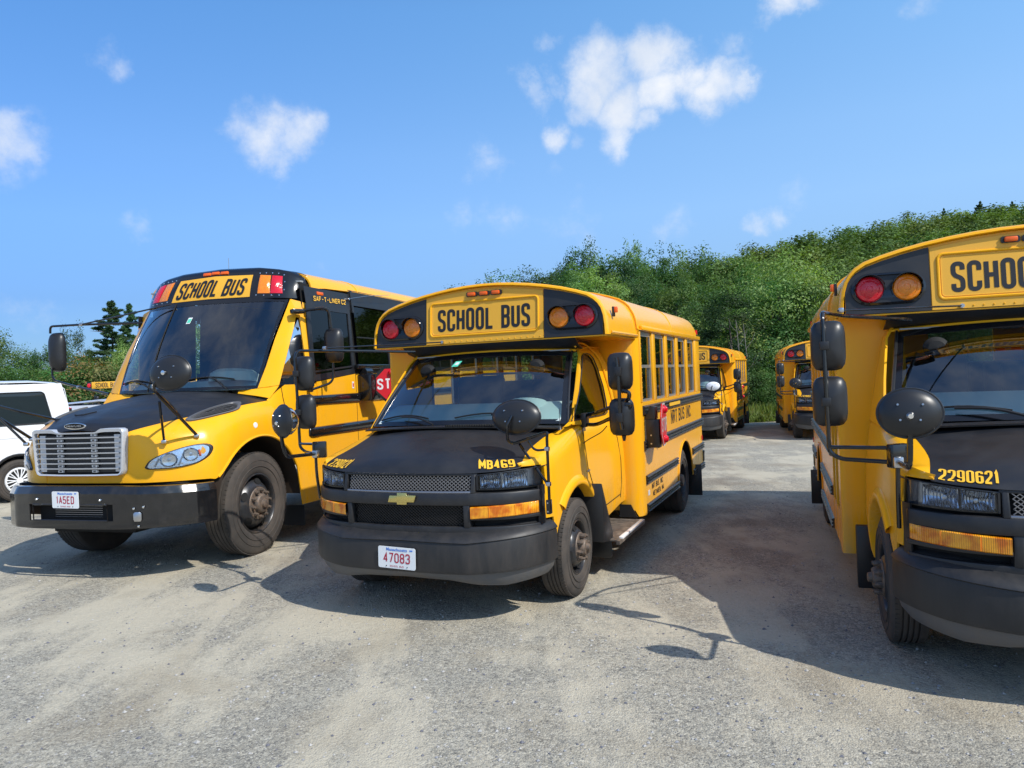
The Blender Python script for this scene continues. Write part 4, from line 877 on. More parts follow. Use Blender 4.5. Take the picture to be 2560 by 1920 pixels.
    # lettering on the side
    side = lambda y0, z0: flatmap((XS + .0005, y0, z0), (0, 1, 0), (0, 0, 1))
    st, tw = text_strips('NRT BUS INC.', .104, .150, .025, .026, space=.70, serif=True, widths={'C': .95}); lettering('side_letters', LETB, root, st, side(2.93, 1.118))
    st, tw = text_strips('NRT BUS, INC', .040, .060, .011, .012, space=.7); lettering('side_caption', LETB, root, st, side(1.84, .545))
    st, tw = text_strips('METHUEN, MA', .038, .055, .011, .012, space=.7); lettering('side_caption', LETB, root, st, side(1.88, .470))
    st, tw = text_strips('NRT', .09, .05, .012, .02); lettering('roof_caption', BLKP, root, st, lambda x, y, e: V(1.0 - y * .4, 3.05 + x, 2.393 - (-y) * .35 + e * 4 + .012))
    P(MB().box((XS + .003, 1.70, .535), (.002, .07, .05)), 'side_label', WHITE)
    return root, hb

mat_hl = mat('headlight_bucket_grey', (0.36, 0.38, 0.42), 0.22, 0.7); BOWL = mat('ribbed_reflector', (0.62, 0.65, 0.70), 0.16, 0.95)
def _rib():
    t = NT(BOWL.node_tree); tc = t.n.new('ShaderNodeTexCoord'); wv = t.new('ShaderNodeTexWave', Scale=22.0, Distortion=1.5); wv.bands_direction = 'X'; t.link(tc.outputs['Object'], wv.inputs['Vector']); bp = t.new('ShaderNodeBump', Strength=.7, Distance=.004); t.link(wv.outputs['Fac'], bp.inputs['Height']); t.link(bp.outputs[0], t.n['Principled BSDF'].inputs['Normal'])
_rib()
def hood_number(root, hb, txt, cx, W, H, s, gap, m=LETY, lean=0.0):
    """adhesive number following the curved front lip of the hood; cx = its middle across the hood"""
    st, tw = text_strips(txt, W, H, s, gap)
    def f(x, y, e):
        px = cx + x - tw / 2 + lean * y; py = -.930 + bow(px) + .020 + y
        h, n, i, d = hb.ray_cast(V(px, py, 3), V(0, 0, -1))
        if h is None: return V(px, py, 1.1)
        return h + (n if n.z > 0 else -n) * e
    return lettering('fleet_number', m, root, st, f, lift=.0045)
LAMPC = mat('lamp_chrome', (0.80, 0.82, 0.85), 0.2, 0.9, bump=(38, .5, .006))
VENTM = mat('vent_plastic', (0.10, 0.10, 0.105), .45)
# ------------------------------------------------------------------ the full-size conventional bus. same axes; front axle at y = .18
def build_big_bus():
    root = empty('full_size_school_bus', (0, 0, 0)); P = lambda mb, n, m, par=root, **k: mb.build(n, m, par, **k)
    XS = 1.215; YE = 9.6
    # ---- fender / cheek surface: lower edge -> hood boundary
    AC = (.15, .52); AR = .705
    def archz(y): d = AR ** 2 - (y - AC[0]) ** 2; return AC[1] + math.sqrt(max(d, 0))
    lows = [(.44, -.945, .895), (.56, -.925, .892), (.68, -.885, .890), (.80, -.82, .888), (.92, -.735, .886), (1.02, -.64, .884), (1.09, -.56, .882), (1.125, -.50, .880)]
    ups = [(.47, -.955, 1.335), (.52, -.92, 1.362), (.57, -.84, 1.385), (.62, -.75, 1.405), (.68, -.66, 1.425), (.745, -.575, 1.443), (.81, -.49, 1.462), (.86, -.42, 1.476)]
    for k in range(1, 15):
        a = lerp(math.radians(149.0), math.radians(22), k / 14); y = AC[0] + AR * math.cos(a); z = AC[1] + AR * math.sin(a)
        if z < .38: continue
        lows.append((pl(y, [-.5, -.3, 0, .5, 1], [1.125, 1.15, 1.165, 1.17, 1.175]), y, z)); yy = min(.42, max(-.40, y * .62))
        t = pl(yy, [-.42, -.25, -.1, .1, .25, .42], [.86, .96, 1.03, 1.065, 1.08, 1.085]); ups.append((t, yy, pl(yy, [-.42, -.25, -.1, .1, .42], [1.476, 1.508, 1.53, 1.553, 1.575])))
    lows = [V(*p) for p in spl(lows, 60)]; ups = [V(*p) for p in spl(ups, 60)]
    def cheek(i, t, e=0):
        a, b = lows[i], ups[i]; k = pl(i, [0, 8, 20, 40, 59], [.95, .92, .86, .80, .78]); c = V(a.x + .012, a.y - (.012 if i < 22 else 0), lerp(a.z, b.z, k))
        return a * (1 - t) ** 2 + c * 2 * t * (1 - t) + b * t * t
    ch = []
    for s in (1, -1):
        o = P(MB().grid([[V(s * cheek(i, j / 14).x, cheek(i, j / 14).y, cheek(i, j / 14).z) for i in range(60)] for j in range(15)]), 'front_fender', YEL, solid=.015, ang=60); ch.append(o)
        P(MB().tube([V(s * (p.x + .004), p.y, p.z) for p in lows[20:]], .012, 6), 'fender_lip', YEL, o)
    bv = bvh_of(ch[0])
    # yellow skirt round the grille
    P(MB().grid([[V(x, -.950 + .02 * abs(x), z) for x in [lerp(-.46, .46, k / 10) for k in range(11)]] for z in (.893, .96, 1.1, 1.25, 1.37)]), 'nose_panel', YEL, solid=.01)
    # ---- black hood
    cl = lambda y: pl(y, [-1.0, -.985, -.95, -.86, -.75, -.6, -.4, -.1, .15, .42], [1.388, 1.415, 1.448, 1.482, 1.506, 1.545, 1.59, 1.648, 1.685, 1.712])
    rows = []; NS = 40
    U = [V(-.0, 0, 0)] * 0
    for k in range(NS + 1):
        i = k / NS * 59; a = ups[int(i)].lerp(ups[min(int(i) + 1, 59)], i - int(i))
        yc = pl(k / NS, [0, .06, .15, .3, .5, .75, 1], [-1.0, -.985, -.93, -.70, -.40, 0, .42]); row = []
        for j in range(-12, 13):
            t = abs(j) / 12; sgn = 1 if j >= 0 else -1; c = V(a.x * .52, lerp(yc, a.y, .35), cl(yc) - .004)
            q = V(0, yc, cl(yc)) * (1 - t) ** 2 + c * 2 * t * (1 - t) + a * t * t
            q.z += .012 * math.exp(-((t - .46) / .05) ** 2) * min(1, k / 14); row.append(V(sgn * q.x, q.y, q.z + .002))
        rows.append(row)
    hood = P(MB().grid(rows), 'hood', BLKM, solid=.012, ang=60); hbv = bvh_of(hood)
    sc = [(-.56, -.56), (-.40, -.66), (-.22, -.60), (-.30, -.50), (-.45, -.46)]
    def onh(x, y, e=.003): h, n, i, d = hbv.ray_cast(V(x, y, 4), V(0, 0, -1)); return (h + V(0, 0, e)) if h is not None else V(x, y, 1.5)
    P(MB().tube([onh(x, y, .0) for x, y in ((-.53, -.50), (-.42, -.60), (-.30, -.62), (-.20, -.56))], .010, 6), 'hood_scoop', BLKD, hood)
    # chromed badge plate
    b = P(MB().prism([(.125 * math.cos(a) * (1 if abs(math.cos(a)) > .5 else 1.1), .030 * math.sin(a)) for a in [2 * PI * k / 24 for k in range(24)]], (0, -1.006, 1.432), (1, 0, 0), (0, -.25, 1), .014), 'badge', CHROME, bev=.003)
    P(MB().prism([(.112 * math.cos(a), .023 * math.sin(a)) for a in [2 * PI * k / 24 for k in range(24)]], (0, -1.0205, 1.4325), (1, 0, 0), (0, -.25, 1), .003), 'badge_inset', BLKD, b)
    st, tw = text_strips('FREIGHTLINER', .0125, .017, .0030, .0032); lettering('badge_letters', SILVER, b, st, flatmap((-tw / 2, -1.0262, 1.4235), (1, 0, 0), (0, -.25, 1)))
    # ---- grille
    ox = [(-.49, .985), (-.46, .972), (-.2, .968), (.2, .968), (.46, .972), (.49, .985), (.507, 1.02), (.532, 1.36), (.528, 1.388), (.50, 1.402), (.33, 1.404), (.285, 1.402), (.265, 1.392), (.235, 1.376), (.20, 1.370), (-.20, 1.370), (-.235, 1.376), (-.265, 1.392), (-.285, 1.402), (-.33, 1.404), (-.50, 1.402), (-.528, 1.388), (-.532, 1.36), (-.507, 1.02)]
    ixx = [(-.455, 1.005), (-.44, .996), (-.2, .992), (.2, .992), (.44, .996), (.455, 1.005), (.468, 1.03), (.492, 1.335), (.488, 1.35), (.47, 1.358), (.33, 1.358), (.28, 1.356), (.25, 1.352), (.22, 1.346), (.18, 1.344), (-.18, 1.344), (-.22, 1.346), (-.25, 1.352), (-.28, 1.356), (-.33, 1.358), (-.47, 1.358), (-.488, 1.35), (-.492, 1.335), (-.468, 1.03)]
    ixx = [(x * 1.03, z + (.013 if z > 1.2 else -.010)) for x, z in ixx]
    gy = lambda x, e: -1.012 + .035 * abs(x) - e
    gr = P(MB().grid([[V(x, gy(x, -.05), z) for x, z in ox], [V(x, gy(x, .004), z) for x, z in ox], [V(x * .985, gy(x, .014), lerp(z, 1.18, .012)) for x, z in ox], [V(x, gy(x, .010), z) for x, z in ixx], [V(x, gy(x, -.03), z) for x, z in ixx]], cu=True), 'grille_surround', SILVER, ang=45)
    P(MB().fan([V(x, gy(x, -.038), z) for x, z in ixx]), 'radiator', BLKD, gr)
    for k in range(7):
        z = 1.035 + k * .0475; w = pl(z, [1.0, 1.36], [.462, .49])
        P(MB().grid([[V(x, gy(x, -.02), z - .009), V(x, gy(x, .010), z - .004), V(x, gy(x, .012), z + .004), V(x, gy(x, -.02), z + .007)] for x in (-w, -w / 2, 0, w / 2, w)], cu=True), 'grille_bar', SILVER, gr)
    for x in (-.205, .19):
        for k in range(8):
            z = 1.012 + k * .0475; P(MB().box((x, gy(x, -.012), z), (.058, .02, .022)), 'grille_bracket', SILVER, gr); P(MB().box((x, gy(x, -.001), z), (.026, .004, .010)), 'bracket_slot', BLKD, gr)
    for s in (-1, 1): P(MB().box((s * .435, gy(.43, -.028), 1.175), (.07, .01, .34)), 'grille_side_plate', SILVER, gr)
    tag(P(MB().grid([[V(x, -.975, z) for x in (-.40, .40)] for z in (1.0, 1.34)]), 'radiator_core', BLKP, gr), kind=None)
    # ---- headlights, vents, small fittings
    src = V(1.9, -3.4, 1.75)
    for s in (1, -1):
        out = []
        key = [(.667, 1.032), (.70, 1.085), (.77, 1.130), (.86, 1.168), (.96, 1.200), (1.04, 1.207), (1.082, 1.185), (1.090, 1.135), (1.07, 1.085), (1.02, 1.045), (.94, 1.022), (.85, 1.012), (.76, 1.012), (.69, 1.015)]
        # outline given as (x, z); y from a cast straight back
        def on(x, z, e):
            h, n, i, d = bv.ray_cast(V(x, -2.5, z), V(0, 1, 0))
            if h is None or n is None: return V(x, -.5, z)
            if n.y > 0: n = -n
            return h + n * e
        # the outer tip of the lamp wraps round the corner: squeeze the x so the cast hits the fender
        key = [(x if x < .9 else .9 + (x - .9) * .98, z) for x, z in key]
        kk = [V(x, z, 0) for x, z in key]; kk = spl(kk + [kk[0]], 41)[:-1]; cx, cz = .88, 1.105
        ring = lambda q, e: [V(s * p.x, p.y, p.z) for p in [on(lerp(cx, c.x, q), lerp(cz, c.y, q), e) for c in kk]]
        hb_ = P(MB().grid([ring(1.06, .001), ring(1.03, .006), ring(.99, .006), ring(.97, .002)], cu=True), 'headlight', BLKP)
        P(MB().grid([ring(.985, .002), ring(.6, .002), ring(.3, .002), ring(.02, .002)], cu=True), 'headlight_bucket', LAMPC, hb_)
        for (ax, az), rr in (((.835, 1.085), .066), ((.975, 1.122), .062)):
            c = on(ax, az, .003); h2, n2, i2, d2 = bv.ray_cast(V(ax, -2.5, az), V(0, 1, 0)); n2 = -n2 if n2.y > 0 else n2
            cc = V(s * c.x, c.y, c.z); nn = V(s * n2.x, n2.y, n2.z)
            P(MB().lathe([(rr, .012), (rr * .93, .016), (rr * .8, .004), (rr * .4, .0005), (0, .0005)], cc, nn, 26, sx=1.15), 'headlight_reflector', CHROME, hb_); P(MB().lathe([(.015, 0), (.015, .012), (0, .015)], cc, nn, 12), 'headlight_bulb', STEEL, hb_)
        for ax in (.745, .915): a = on(ax - .012, 1.03, .012); b2 = on(ax + .02, 1.03 + pl(ax, [.74, .92], [.07, .14]), .012); P(MB().tube([V(s * a.x, a.y, a.z), V(s * b2.x, b2.y, b2.z)], .007, 6), 'lamp_divider', SILVER, hb_)
        a = on(1.035, 1.10, .008); b2 = on(1.02, 1.16, .008); P(MB().tube([V(s * a.x, a.y, a.z), V(s * b2.x, b2.y, b2.z)], .010, 6), 'side_reflector', ORNG, hb_)
        P(MB().grid([ring(1.0, .010), ring(.97, .020), ring(.6, .026), ring(.3, .028), ring(.02, .028)], cu=True), 'headlight_lens', CLEAR, hb_)
        # hood side vent: teardrop with louvres
        tp = [(-.30, 1.425), (-.20, 1.478), (-.06, 1.528), (.08, 1.562), (.17, 1.566), (.215, 1.545), (.205, 1.505), (.14, 1.474), (.0, 1.445), (-.15, 1.418), (-.26, 1.408)]
        both = bvh_of(ch[0], hood); cam_l = V(4.67, -6.6, 1.75)
        def onv(y, z, e):
            gx = pl(y, [-.3, .2], [.68, .93]); d = (V(gx, y, z) - cam_l).normalized(); h, n, i, dd = both.ray_cast(cam_l, d)
            if h is None: h = V(gx, y, z); n = V(.6, -.2, .8)
            if n.dot(d) > 0: n = -n
            return h + n * e
        tt = spl([V(a, b, 0) for a, b in tp + [tp[0]]], 37)[:-1]; cy, cz2 = -.02, 1.487
        rg = lambda q, e: [V(s * p.x, p.y, p.z) for p in [onv(lerp(cy, c.x, q), lerp(cz2, c.y, q), e) for c in tt]]
        vt = P(MB().grid([rg(1.04, .0), rg(1.02, .016), rg(.86, .018), rg(.82, .004), rg(.4, .003), rg(.02, .003)], cu=True), 'hood_vent', VENTM)
        P(MB().grid([rg(.83, .008), rg(.4, .008), rg(.02, .008)], cu=True), 'vent_recess', BLKD, vt)
        for k in range(5):
            f = (k + .5) / 5 * 2 - 1; pts = []
            for m in range(11):
                yy = lerp(-.26, .185, m / 10); zm = pl(yy, [-.3, -.06, .08, .2], [1.417, 1.484, 1.515, 1.528]); hh = pl(yy, [-.3, -.2, .0, .15, .2], [.002, .018, .036, .036, .02]); p = onv(yy, zm + f * hh, .013); pts.append(V(s * p.x, p.y, p.z))
            P(MB().tube(pts, .0027, 4), 'vent_louvre', VENTM, vt)
    # ---- steel bumper with a slot
    Pn = [(0, -1.125), (.45, -1.115), (.70, -1.065), (.88, -.965), (1.01, -.855), (1.10, -.755), (1.155, -.66), (1.18, -.59)]
    N = 44; rows = []
    secs = [(.08, .885), (.03, .890), (.012, .884), (.004, .870), (0, .820), (0, .725), (0, .65), (0, .575), (0, .52), (.004, .500), (.03, .494)]
    for e, z in secs:
        row = []
        for k in range(-N, N + 1):
            t = min(abs(k) / N, .99999) * 7; i = int(t); f = t - i; p = Pn[i]; q = Pn[i + 1]
            d = V(q[0] - p[0], q[1] - p[1], 0).normalized(); nn = V(-d.y, d.x, 0); x = lerp(p[0], q[0], f); y = lerp(p[1], q[1], f)
            chf = max(0, (.82 - z)) * .0 + (.020 if z > .83 else 0); dz = -.03 * min(1, max(0, x - .45) / .7) if z > .8 else (.0)
            row.append(V((1 if k >= 0 else -1) * (x + nn.x * (e + chf)), y + nn.y * (e + chf), z + dz))
        rows.append(row)
    bp = P(MB().grid(rows, skip=lambda i, j: 5 <= j <= 6 and abs(i - N + .5) < 6.6), 'front_bumper', BUMPC, solid=.012, ang=25)
    xh = .425
    P(MB().box((0, -1.0, .65), (.92, .02, .24)), 'lower_radiator', BLKD)
    for k in range(7): P(MB().box((0, -1.012, .595 + k * .02), (.55, .008, .005)), 'cooler_fin', MESHM)
    P(MB().tube([V(-xh, -1.118, .578), V(xh, -1.118, .578), V(xh, -1.118, .722), V(-xh, -1.118, .722)], .008, 6, closed=True), 'slot_trim', BUMPC, bp)
    for x, z in ((-.372, .772), (.356, .765)): P(MB().lathe([(.014, 0), (.014, .006), (.009, .014), (0, .015)], (x, -1.118, z), (0, -1, 0), 12), 'bumper_bolt', CHROME, bp)
    q = V(.715, -1.072, .61); pp = P(MB().prism([(-.026, -.04), (.026, -.04), (.034, -.02), (.034, .03), (.02, .045), (-.02, .045), (-.034, .03), (-.034, -.02)], q, (1, .35, 0), (0, 0, 1), .010), 'tow_plate', STEEL, bp, bev=.003)
    for dx, dz in ((-.035, .075), (.045, .085), (.0, -.085)): P(MB().lathe([(.012, 0), (.010, .008), (0, .01)], q + V(dx, .008 + dx * .35, dz), (.3, -1, 0), 10), 'bumper_bolt', CHROME, bp)
    license_plate(root, (-.03, -1.1285, .768), (1, 0, -.01), (0, 0, 1), '1A5ED')
    # under-hood darkness, axle, frame
    P(MB().box((0, -.35, .84), (1.9, .9, .07)), 'under_hood', BLKD); P(MB().box((0, .25, .6), (.95, 2.2, .36)), 'chassis_frame', BLKD); P(MB().box((0, .18, .5), (1.8, .16, .16)), 'front_axle', BLKD)
    for s in (1, -1):
        P(MB().grid([[V(s * 1.15, AC[0] + (AR - .003) * math.cos(a), AC[1] + (AR - .003) * math.sin(a)) for a in [PI * k / 24 for k in range(25)]], [V(s * .55, AC[0] + (AR - .003) * math.cos(a), AC[1] + (AR - .003) * math.sin(a)) for a in [PI * k / 24 for k in range(25)]]]), 'wheel_well', mat('wheel_well_brown', (.03, .018, .01), .8) if s > 0 else bpy.data.materials['wheel_well_brown'])
        make_wheel(root, 1.085, .18, .525, .285, .30, s, 'front', nuts=10); make_wheel(root, 1.18, 6.7, .525, .60, .30, s, 'rear', nuts=10)
        f = P(MB().prism([(.84, .175), (.86, .155), (1.15, .155), (1.17, .175), (1.165, .38), (.84, .38)], (0, .90, 0), (1, 0, 0), (0, 0, 1), .012), 'mud_flap', BLKP)
        if s < 0: f.location.x = -2.0
    # ---- lower body: front side panel, door, sill
    for s in (1, -1):
        cols = []
        for y in (.40, .45, .55, .66, .76, .845, .86, .95, 1.08, 1.2):
            d = AR ** 2 - (y - AC[0]) ** 2; lo = AC[1] + math.sqrt(d) if d > 0 and y < .84 else .40; lo = max(lo, .40)
            xt = pl(y, [.40, .6, .85, 1.1], [1.085, 1.13, 1.175, 1.20]); xl = pl(y, [.40, .85, 1.1], [1.172, 1.185, XS])
            zt = pl(y, [.40, .50, .57, .66], [1.585, 1.64, 1.69, 1.735] if s > 0 else [1.56, 1.58, 1.62, 1.70]); cols.append([V(s * lerp(xl, xt, t ** 2), y, lerp(lo, zt, t)) for t in (0, .2, .4, .6, .8, .92, 1)])
        P(MB().grid(cols), 'cowl_side_panel', YEL, solid=.012)
        P(MB().grid([[V(s * XS, y, z) for y in (1.2, 2.13, 4, 6.05)] for z in (.42, .9, 1.3, 1.72)] + [[V(s * (XS - .004), y, pl(y, [1.2, 2.13, 2.14, 9.6], [1.755, 1.84, 1.86, 1.86])) for y in (1.2, 2.13, 4, 6.05)]]), 'side_wall', YEL, solid=.015)
        P(MB().grid([[V(s * XS, y, z) for y in (7.35, 9.6)] for z in (.42, .9, 1.3, 1.86)]), 'rear_side_wall', YEL, solid=.015); P(MB().grid([[V(s * XS, y, z) for y in (6.05, 7.35)] for z in (1.1, 1.5, 1.86)]), 'wheel_side_wall', YEL, solid=.015)
        # black window band with flush dark panes
        P(MB().grid([[V(s * (XS - .045 - .07 * (z - 1.8)), y, z) for y in (1.12 if s > 0 else 2.16, 3, 6, 9.55)] for z in (1.75, 2.2, 2.6, 2.90)]), 'window_band_panel', BLKD, solid=.01)
        bx = lambda z, e=0: s * (pl(z, [1.75, 1.9, 2.6, 2.9], [1.212, 1.208, 1.175, 1.135]) + e)
        yy0 = 2.24
        for k in range(8):
            a = yy0 + k * .93; b2 = a + .87
            w = P(MB().fan([V(bx(1.93, .004), a, 1.93), V(bx(1.93, .004), b2, 1.93), V(bx(2.70, .004), b2, 2.70), V(bx(2.70, .004), a, 2.70)]), 'side_window', TINT, smooth=False)
            P(MB().box((bx(2.31, .008), (a + b2) / 2 , 2.31), (.012, .87, .016)), 'window_rail', BLKP, w); P(MB().box((bx(2.32, .006), b2 + .03, 2.32), (.02, .05, .80), rot('Y', -s * .045)), 'window_post', BLKP, w)
        P(MB().grid([[V(bx(z, .001), y, z) for y in (1.12 if s > 0 else 1.345, 1.7, 2.16)] for z in (2.655, 2.72, 2.80, 2.86)]), 'header_panel', BLKM, solid=.006)
        P(MB().grid([[V(bx(z, .001), y, z) for y in (2.16, 5, 9.55)] for z in (2.72, 2.80, 2.88, 2.915)]), 'header_panel', BLKM, solid=.006)
        P(MB().grid([[V(bx(z, .0), y, z) for y in (2.16, 5, 9.55)] for z in (1.84, 1.94)]), 'window_sill', BLKM, solid=.006)
        P(MB().box((bx(2.80, .015), 2.20, 2.76), (.02, .05, .28), rot('Y', -s * .1)), 'body_seam', BLKP)
        # door window
        o = [(1.105, 1.758), (2.13, 1.845), (2.13, 2.66), (1.105, 2.655)]; i = [(1.17, 1.835), (2.05, 1.905), (2.05, 2.60), (1.17, 2.60)]
        dw = P(MB().grid([[V(bx(z, .004), y, z) for y, z in o], [V(bx(z, .010), y, z) for y, z in i]], cu=True), 'door_window_frame', BLKM, solid=.012)
        P(MB().fan([V(bx(z, -.002), y, z) for y, z in i]), 'door_window', TINT if s > 0 else SD_GLASS, dw, smooth=False); P(MB().box((bx(2.3, .004), 1.60, 2.25), (.012, .03, .70), rot('Y', -s * .045)), 'window_divider', BLKP, dw)
        P(MB().box((bx(1.91, .008), 1.62, 1.905), (.01, .95, .02), rot('X', .07)), 'window_rail', BLKP, dw)
        P(MB().grid([[V(s * .70, .46, 1.690), V(s * .925, .468, 1.706), V(s * 1.125, .570, 1.730)], [V(s * .72, .41, 1.664), V(s * .95, .415, 1.630), V(s * 1.10, .43, 1.600)]]), 'cowl_corner', YEL, solid=.01)
        # A pillar and quarter window
        pil_o = [(.925, .475, 1.712), (.945, .62, 1.95), (.955, .79, 2.25), (.965, .97, 2.52), (.975, 1.10, 2.72)]; pil_i = [(1.125, .575, 1.735), (1.122, .70, 1.96), (1.112, .84, 2.20), (1.095, .96, 2.38), (1.08, 1.03, 2.50)]
        P(MB().grid([[V(s * x, y, z) for x, y, z in pil_o], [V(s * lerp(a[0], b2[0], .5) + s * .02, lerp(a[1], b2[1], .42), lerp(a[2], b2[2], .5)) for a, b2 in zip(pil_o, pil_i)], [V(s * x, y, z) for x, y, z in pil_i]]), 'a_pillar', YEL, solid=.02)
        P(MB().grid([[V(s * .975, 1.10, 2.72), V(s * 1.08, 1.03, 2.50)], [V(s * 1.10, 1.125, 2.68), V(s * 1.12, 1.085, 2.46)], [V(s * 1.145, 1.15, 2.66), V(s * 1.150, 1.115, 2.3)]]), 'pillar_cap', YEL, solid=.02)
        P(MB().grid([[V(s * x, y, z) for x, y, z in ((1.12, 1.045, 2.50), (1.145, 1.055, 2.2), (1.168, 1.06, 1.95), (1.18, 1.06, 1.735))], [V(s * x, y, z) for x, y, z in ((1.150, 1.12, 2.50), (1.175, 1.12, 2.2), (1.195, 1.12, 1.95), (1.205, 1.12, 1.74))]]), 'door_pillar', YEL, solid=.012)
        qd = [(1.172, 1.058, 1.74), (1.160, 1.058, 1.95), (1.138, 1.053, 2.2), (1.122, 1.05, 2.38), (1.11, 1.042, 2.49)]
        P(MB().grid([[V(s * x, y + .004, z) for x, y, z in pil_i], [V(s * x, y, z) for x, y, z in qd]]), 'quarter_window', TINT if s > 0 else SD_GLASS, smooth=False)
        # rub rails
        for z0, z1 in ((1.490, 1.600), (1.130, 1.240)):
            zs = [0, .06, .2, .35, .5, .65, .8, .94, 1]; xs = [0, .022, .032, .034, .035, .034, .032, .022, 0]; rr = []
            for y, sc in ((1.00, .2), (1.01, .6), (1.04, .9), (1.08, 1), (2.0, 1), (6.0, 1)):
                zm = (z0 + z1) / 2; rr.append([V(s * (pl(y, [.95, 1.2], [1.198, XS]) + x * sc + .002), y, zm + (lerp(z0, z1, z) - zm) * (.4 + .6 * sc)) for z, x in zip(zs, xs)])
            rb = P(MB().grid(rr).fan(rr[0]), 'rub_rail', BLKG)
            bl = MB()
            for k in range(9): bl.lathe([(.007, 0), (0, .005)], V(s * (XS + .036), 1.25 + k * .42, (z0 + z1) / 2 + .02), (s, 0, 0), 6)
            P(bl, 'rail_bolt', STEEL, rb)
        P(MB().tube([V(s * (XS + .0015), 2.13, z) for z in (.44, 1.0, 1.48)], .003, 4), 'door_seam', BLKD); P(MB().tube([V(s * (XS + .0015), 2.13, z) for z in (1.61, 1.84)], .003, 4), 'door_seam', BLKD)
        P(MB().tube([V(s * x, y, z) for x, y, z in ((1.178, .62, 1.40), (1.150, .60, 1.60), (1.133, .60, 1.72))], .003, 4), 'panel_seam', BLKD)
    # ---- roof and black front cap
    RP = [(1.135, 2.86), (1.125, 2.905), (1.10, 2.955), (1.06, 2.995), (1.0, 3.03), (.90, 3.060), (.75, 3.085), (.55, 3.105), (.3, 3.118), (0, 3.125)]
    def ring(gx, gz, zl=2.86):
        h = [(x + gx, z + gz) for x, z in RP]; h[0] = (h[0][0], zl); return [(-x, z) for x, z in h] + [(x, z) for x, z in h[::-1][1:]]
    P(MB().grid([[V(x, y, z) for x, z in ring(g, g, zl)] for y, g, zl in ((1.30, 0, 2.845), (1.6, .004, 2.875), (2.3, .006, 2.90), (4, .008, 2.905), (9.4, .008, 2.905), (9.6, -.05, 2.9))]), 'roof', YEL, solid=.02)
    P(MB().tube([V(x, 2.42, z) for x, z in ring(.008, .008, 2.9)], .006, 6), 'roof_seam', YEL)
    # cap: outline z(x) at the front face and how it rolls back
    rows = []
    for y0, g, dz, fl in ((.985, -.045, -.215, 1), (1.045, -.018, -.10, 1), (1.105, -.012, -.045, 0), (1.15, .0, -.012, 0), (1.20, .004, .004, 0), (1.30, .006, .006, 0)):
        h = ring(g, 0, 2.86); row = []
        for x, z in h:
            f = abs(x) / 1.135; back = .17 * f ** 5 + .05 * f * f
            zz = z + dz * (1 - .25 * f ** 4) if y0 < 1.3 else z + dz
            row.append(V(x, min(y0 + back, 1.32) if y0 < 1.3 else 1.32, max(zz, 2.66 + .0 * f)))
        rows.append(row)
    capx = lambda x, z: None
    # cap as a patch over (x, height): bottom edge z 2.735 (y .95), top edge z 3.12 (y 1.25), wrapping round to the sides
    def cap(u, v, e=0):   # u -1..1 lateral (sweeps round the corner), v 0 bottom .. 1 top
        a = abs(u); s = 1 if u >= 0 else -1
        ub = [0, .45, .70, .82, .90, .96, 1.0]
        xb = pl(a, ub, [0, .56, .84, .955, 1.04, 1.10, 1.125]); yb = pl(a, ub, [.915, .945, 1.005, 1.065, 1.14, 1.24, 1.34])
        xt = pl(a, ub, [0, .54, .80, .905, .985, 1.04, 1.075]); yt = pl(a, ub, [1.12, 1.14, 1.18, 1.21, 1.25, 1.29, 1.345]); zt = pl(a, ub, [3.122, 3.10, 3.068, 3.045, 3.015, 2.985, 2.965])
        zb = pl(a, ub, [2.748, 2.742, 2.735, 2.73, 2.725, 2.72, 2.72])
        b = math.sin(PI * min(1, v)) * .018
        p = V(s * lerp(xb, xt, v ** 1.15), lerp(yb, yt, v) - b, lerp(zb, zt, v)); 
        if e: p = p + V(s * .15 * a, -1, .45).normalized() * e
        return p
    us = [lerp(-1, 1, k / 60) for k in range(61)]
    g = [[cap(u, j / 8) for u in us] for j in range(9)]
    g += [[V(p.x * .985, p.y + .06 * (1 - abs(u)), p.z + .022 * (1 - abs(u) ** 3) + .004) for u, p in zip(us, [cap(u, 1) for u in us])], [V(x, 1.34, z) for x, z in [(lerp(-1.0, 1.0, k / 60) * 1.06, zprofC(lerp(-1, 1, k / 60) * 1.06, RP) + .008) for k in range(61)]]]
    cp = P(MB().grid(g), 'front_cap', BLKG, solid=.012, ang=50)
    def cpatch(u0, u1, v0, v1, e, nu=10, nv=4, sl=0): return [[cap(lerp(u0, u1, i / nu) + sl * (j / nv - .5) * (1 if u0 + u1 > 0 else -1), lerp(v0, v1, j / nv), e) for i in range(nu + 1)] for j in range(nv + 1)]
    # sign: trapezoid, wider at the bottom right like the slanted italic panel
    SG = lambda x, v, e: cap(pl(abs(x), [0, .56], [0, .45]) * (1 if x > 0 else -1), v, e)
    rows = [[SG(lerp(-.535 + .02 * v, .52 - .02 * v + .02, i / 20), lerp(.05, .80, v), .004) for i in range(21)] for v in [j / 6 for j in range(7)]]
    sg = P(MB().grid(rows), 'sign_panel', YEL_DULL, solid=.003)
    st, tw = text_strips('SCHOOL BUS', .088, .210, .031, .012, space=.60, shear=.16)
    lettering('sign_letters', LETB, sg, st, lambda x, z, e: SG(x - tw / 2 - .02, .12 + z / .37, .008 + e))
    for x in (-.135, -.01, .115):
        p = SG(x, .90, .004); b = P(MB().box(p, (.105, .03, .040), rot('X', -.45)), 'clearance_light', ORNG, bev=.010)
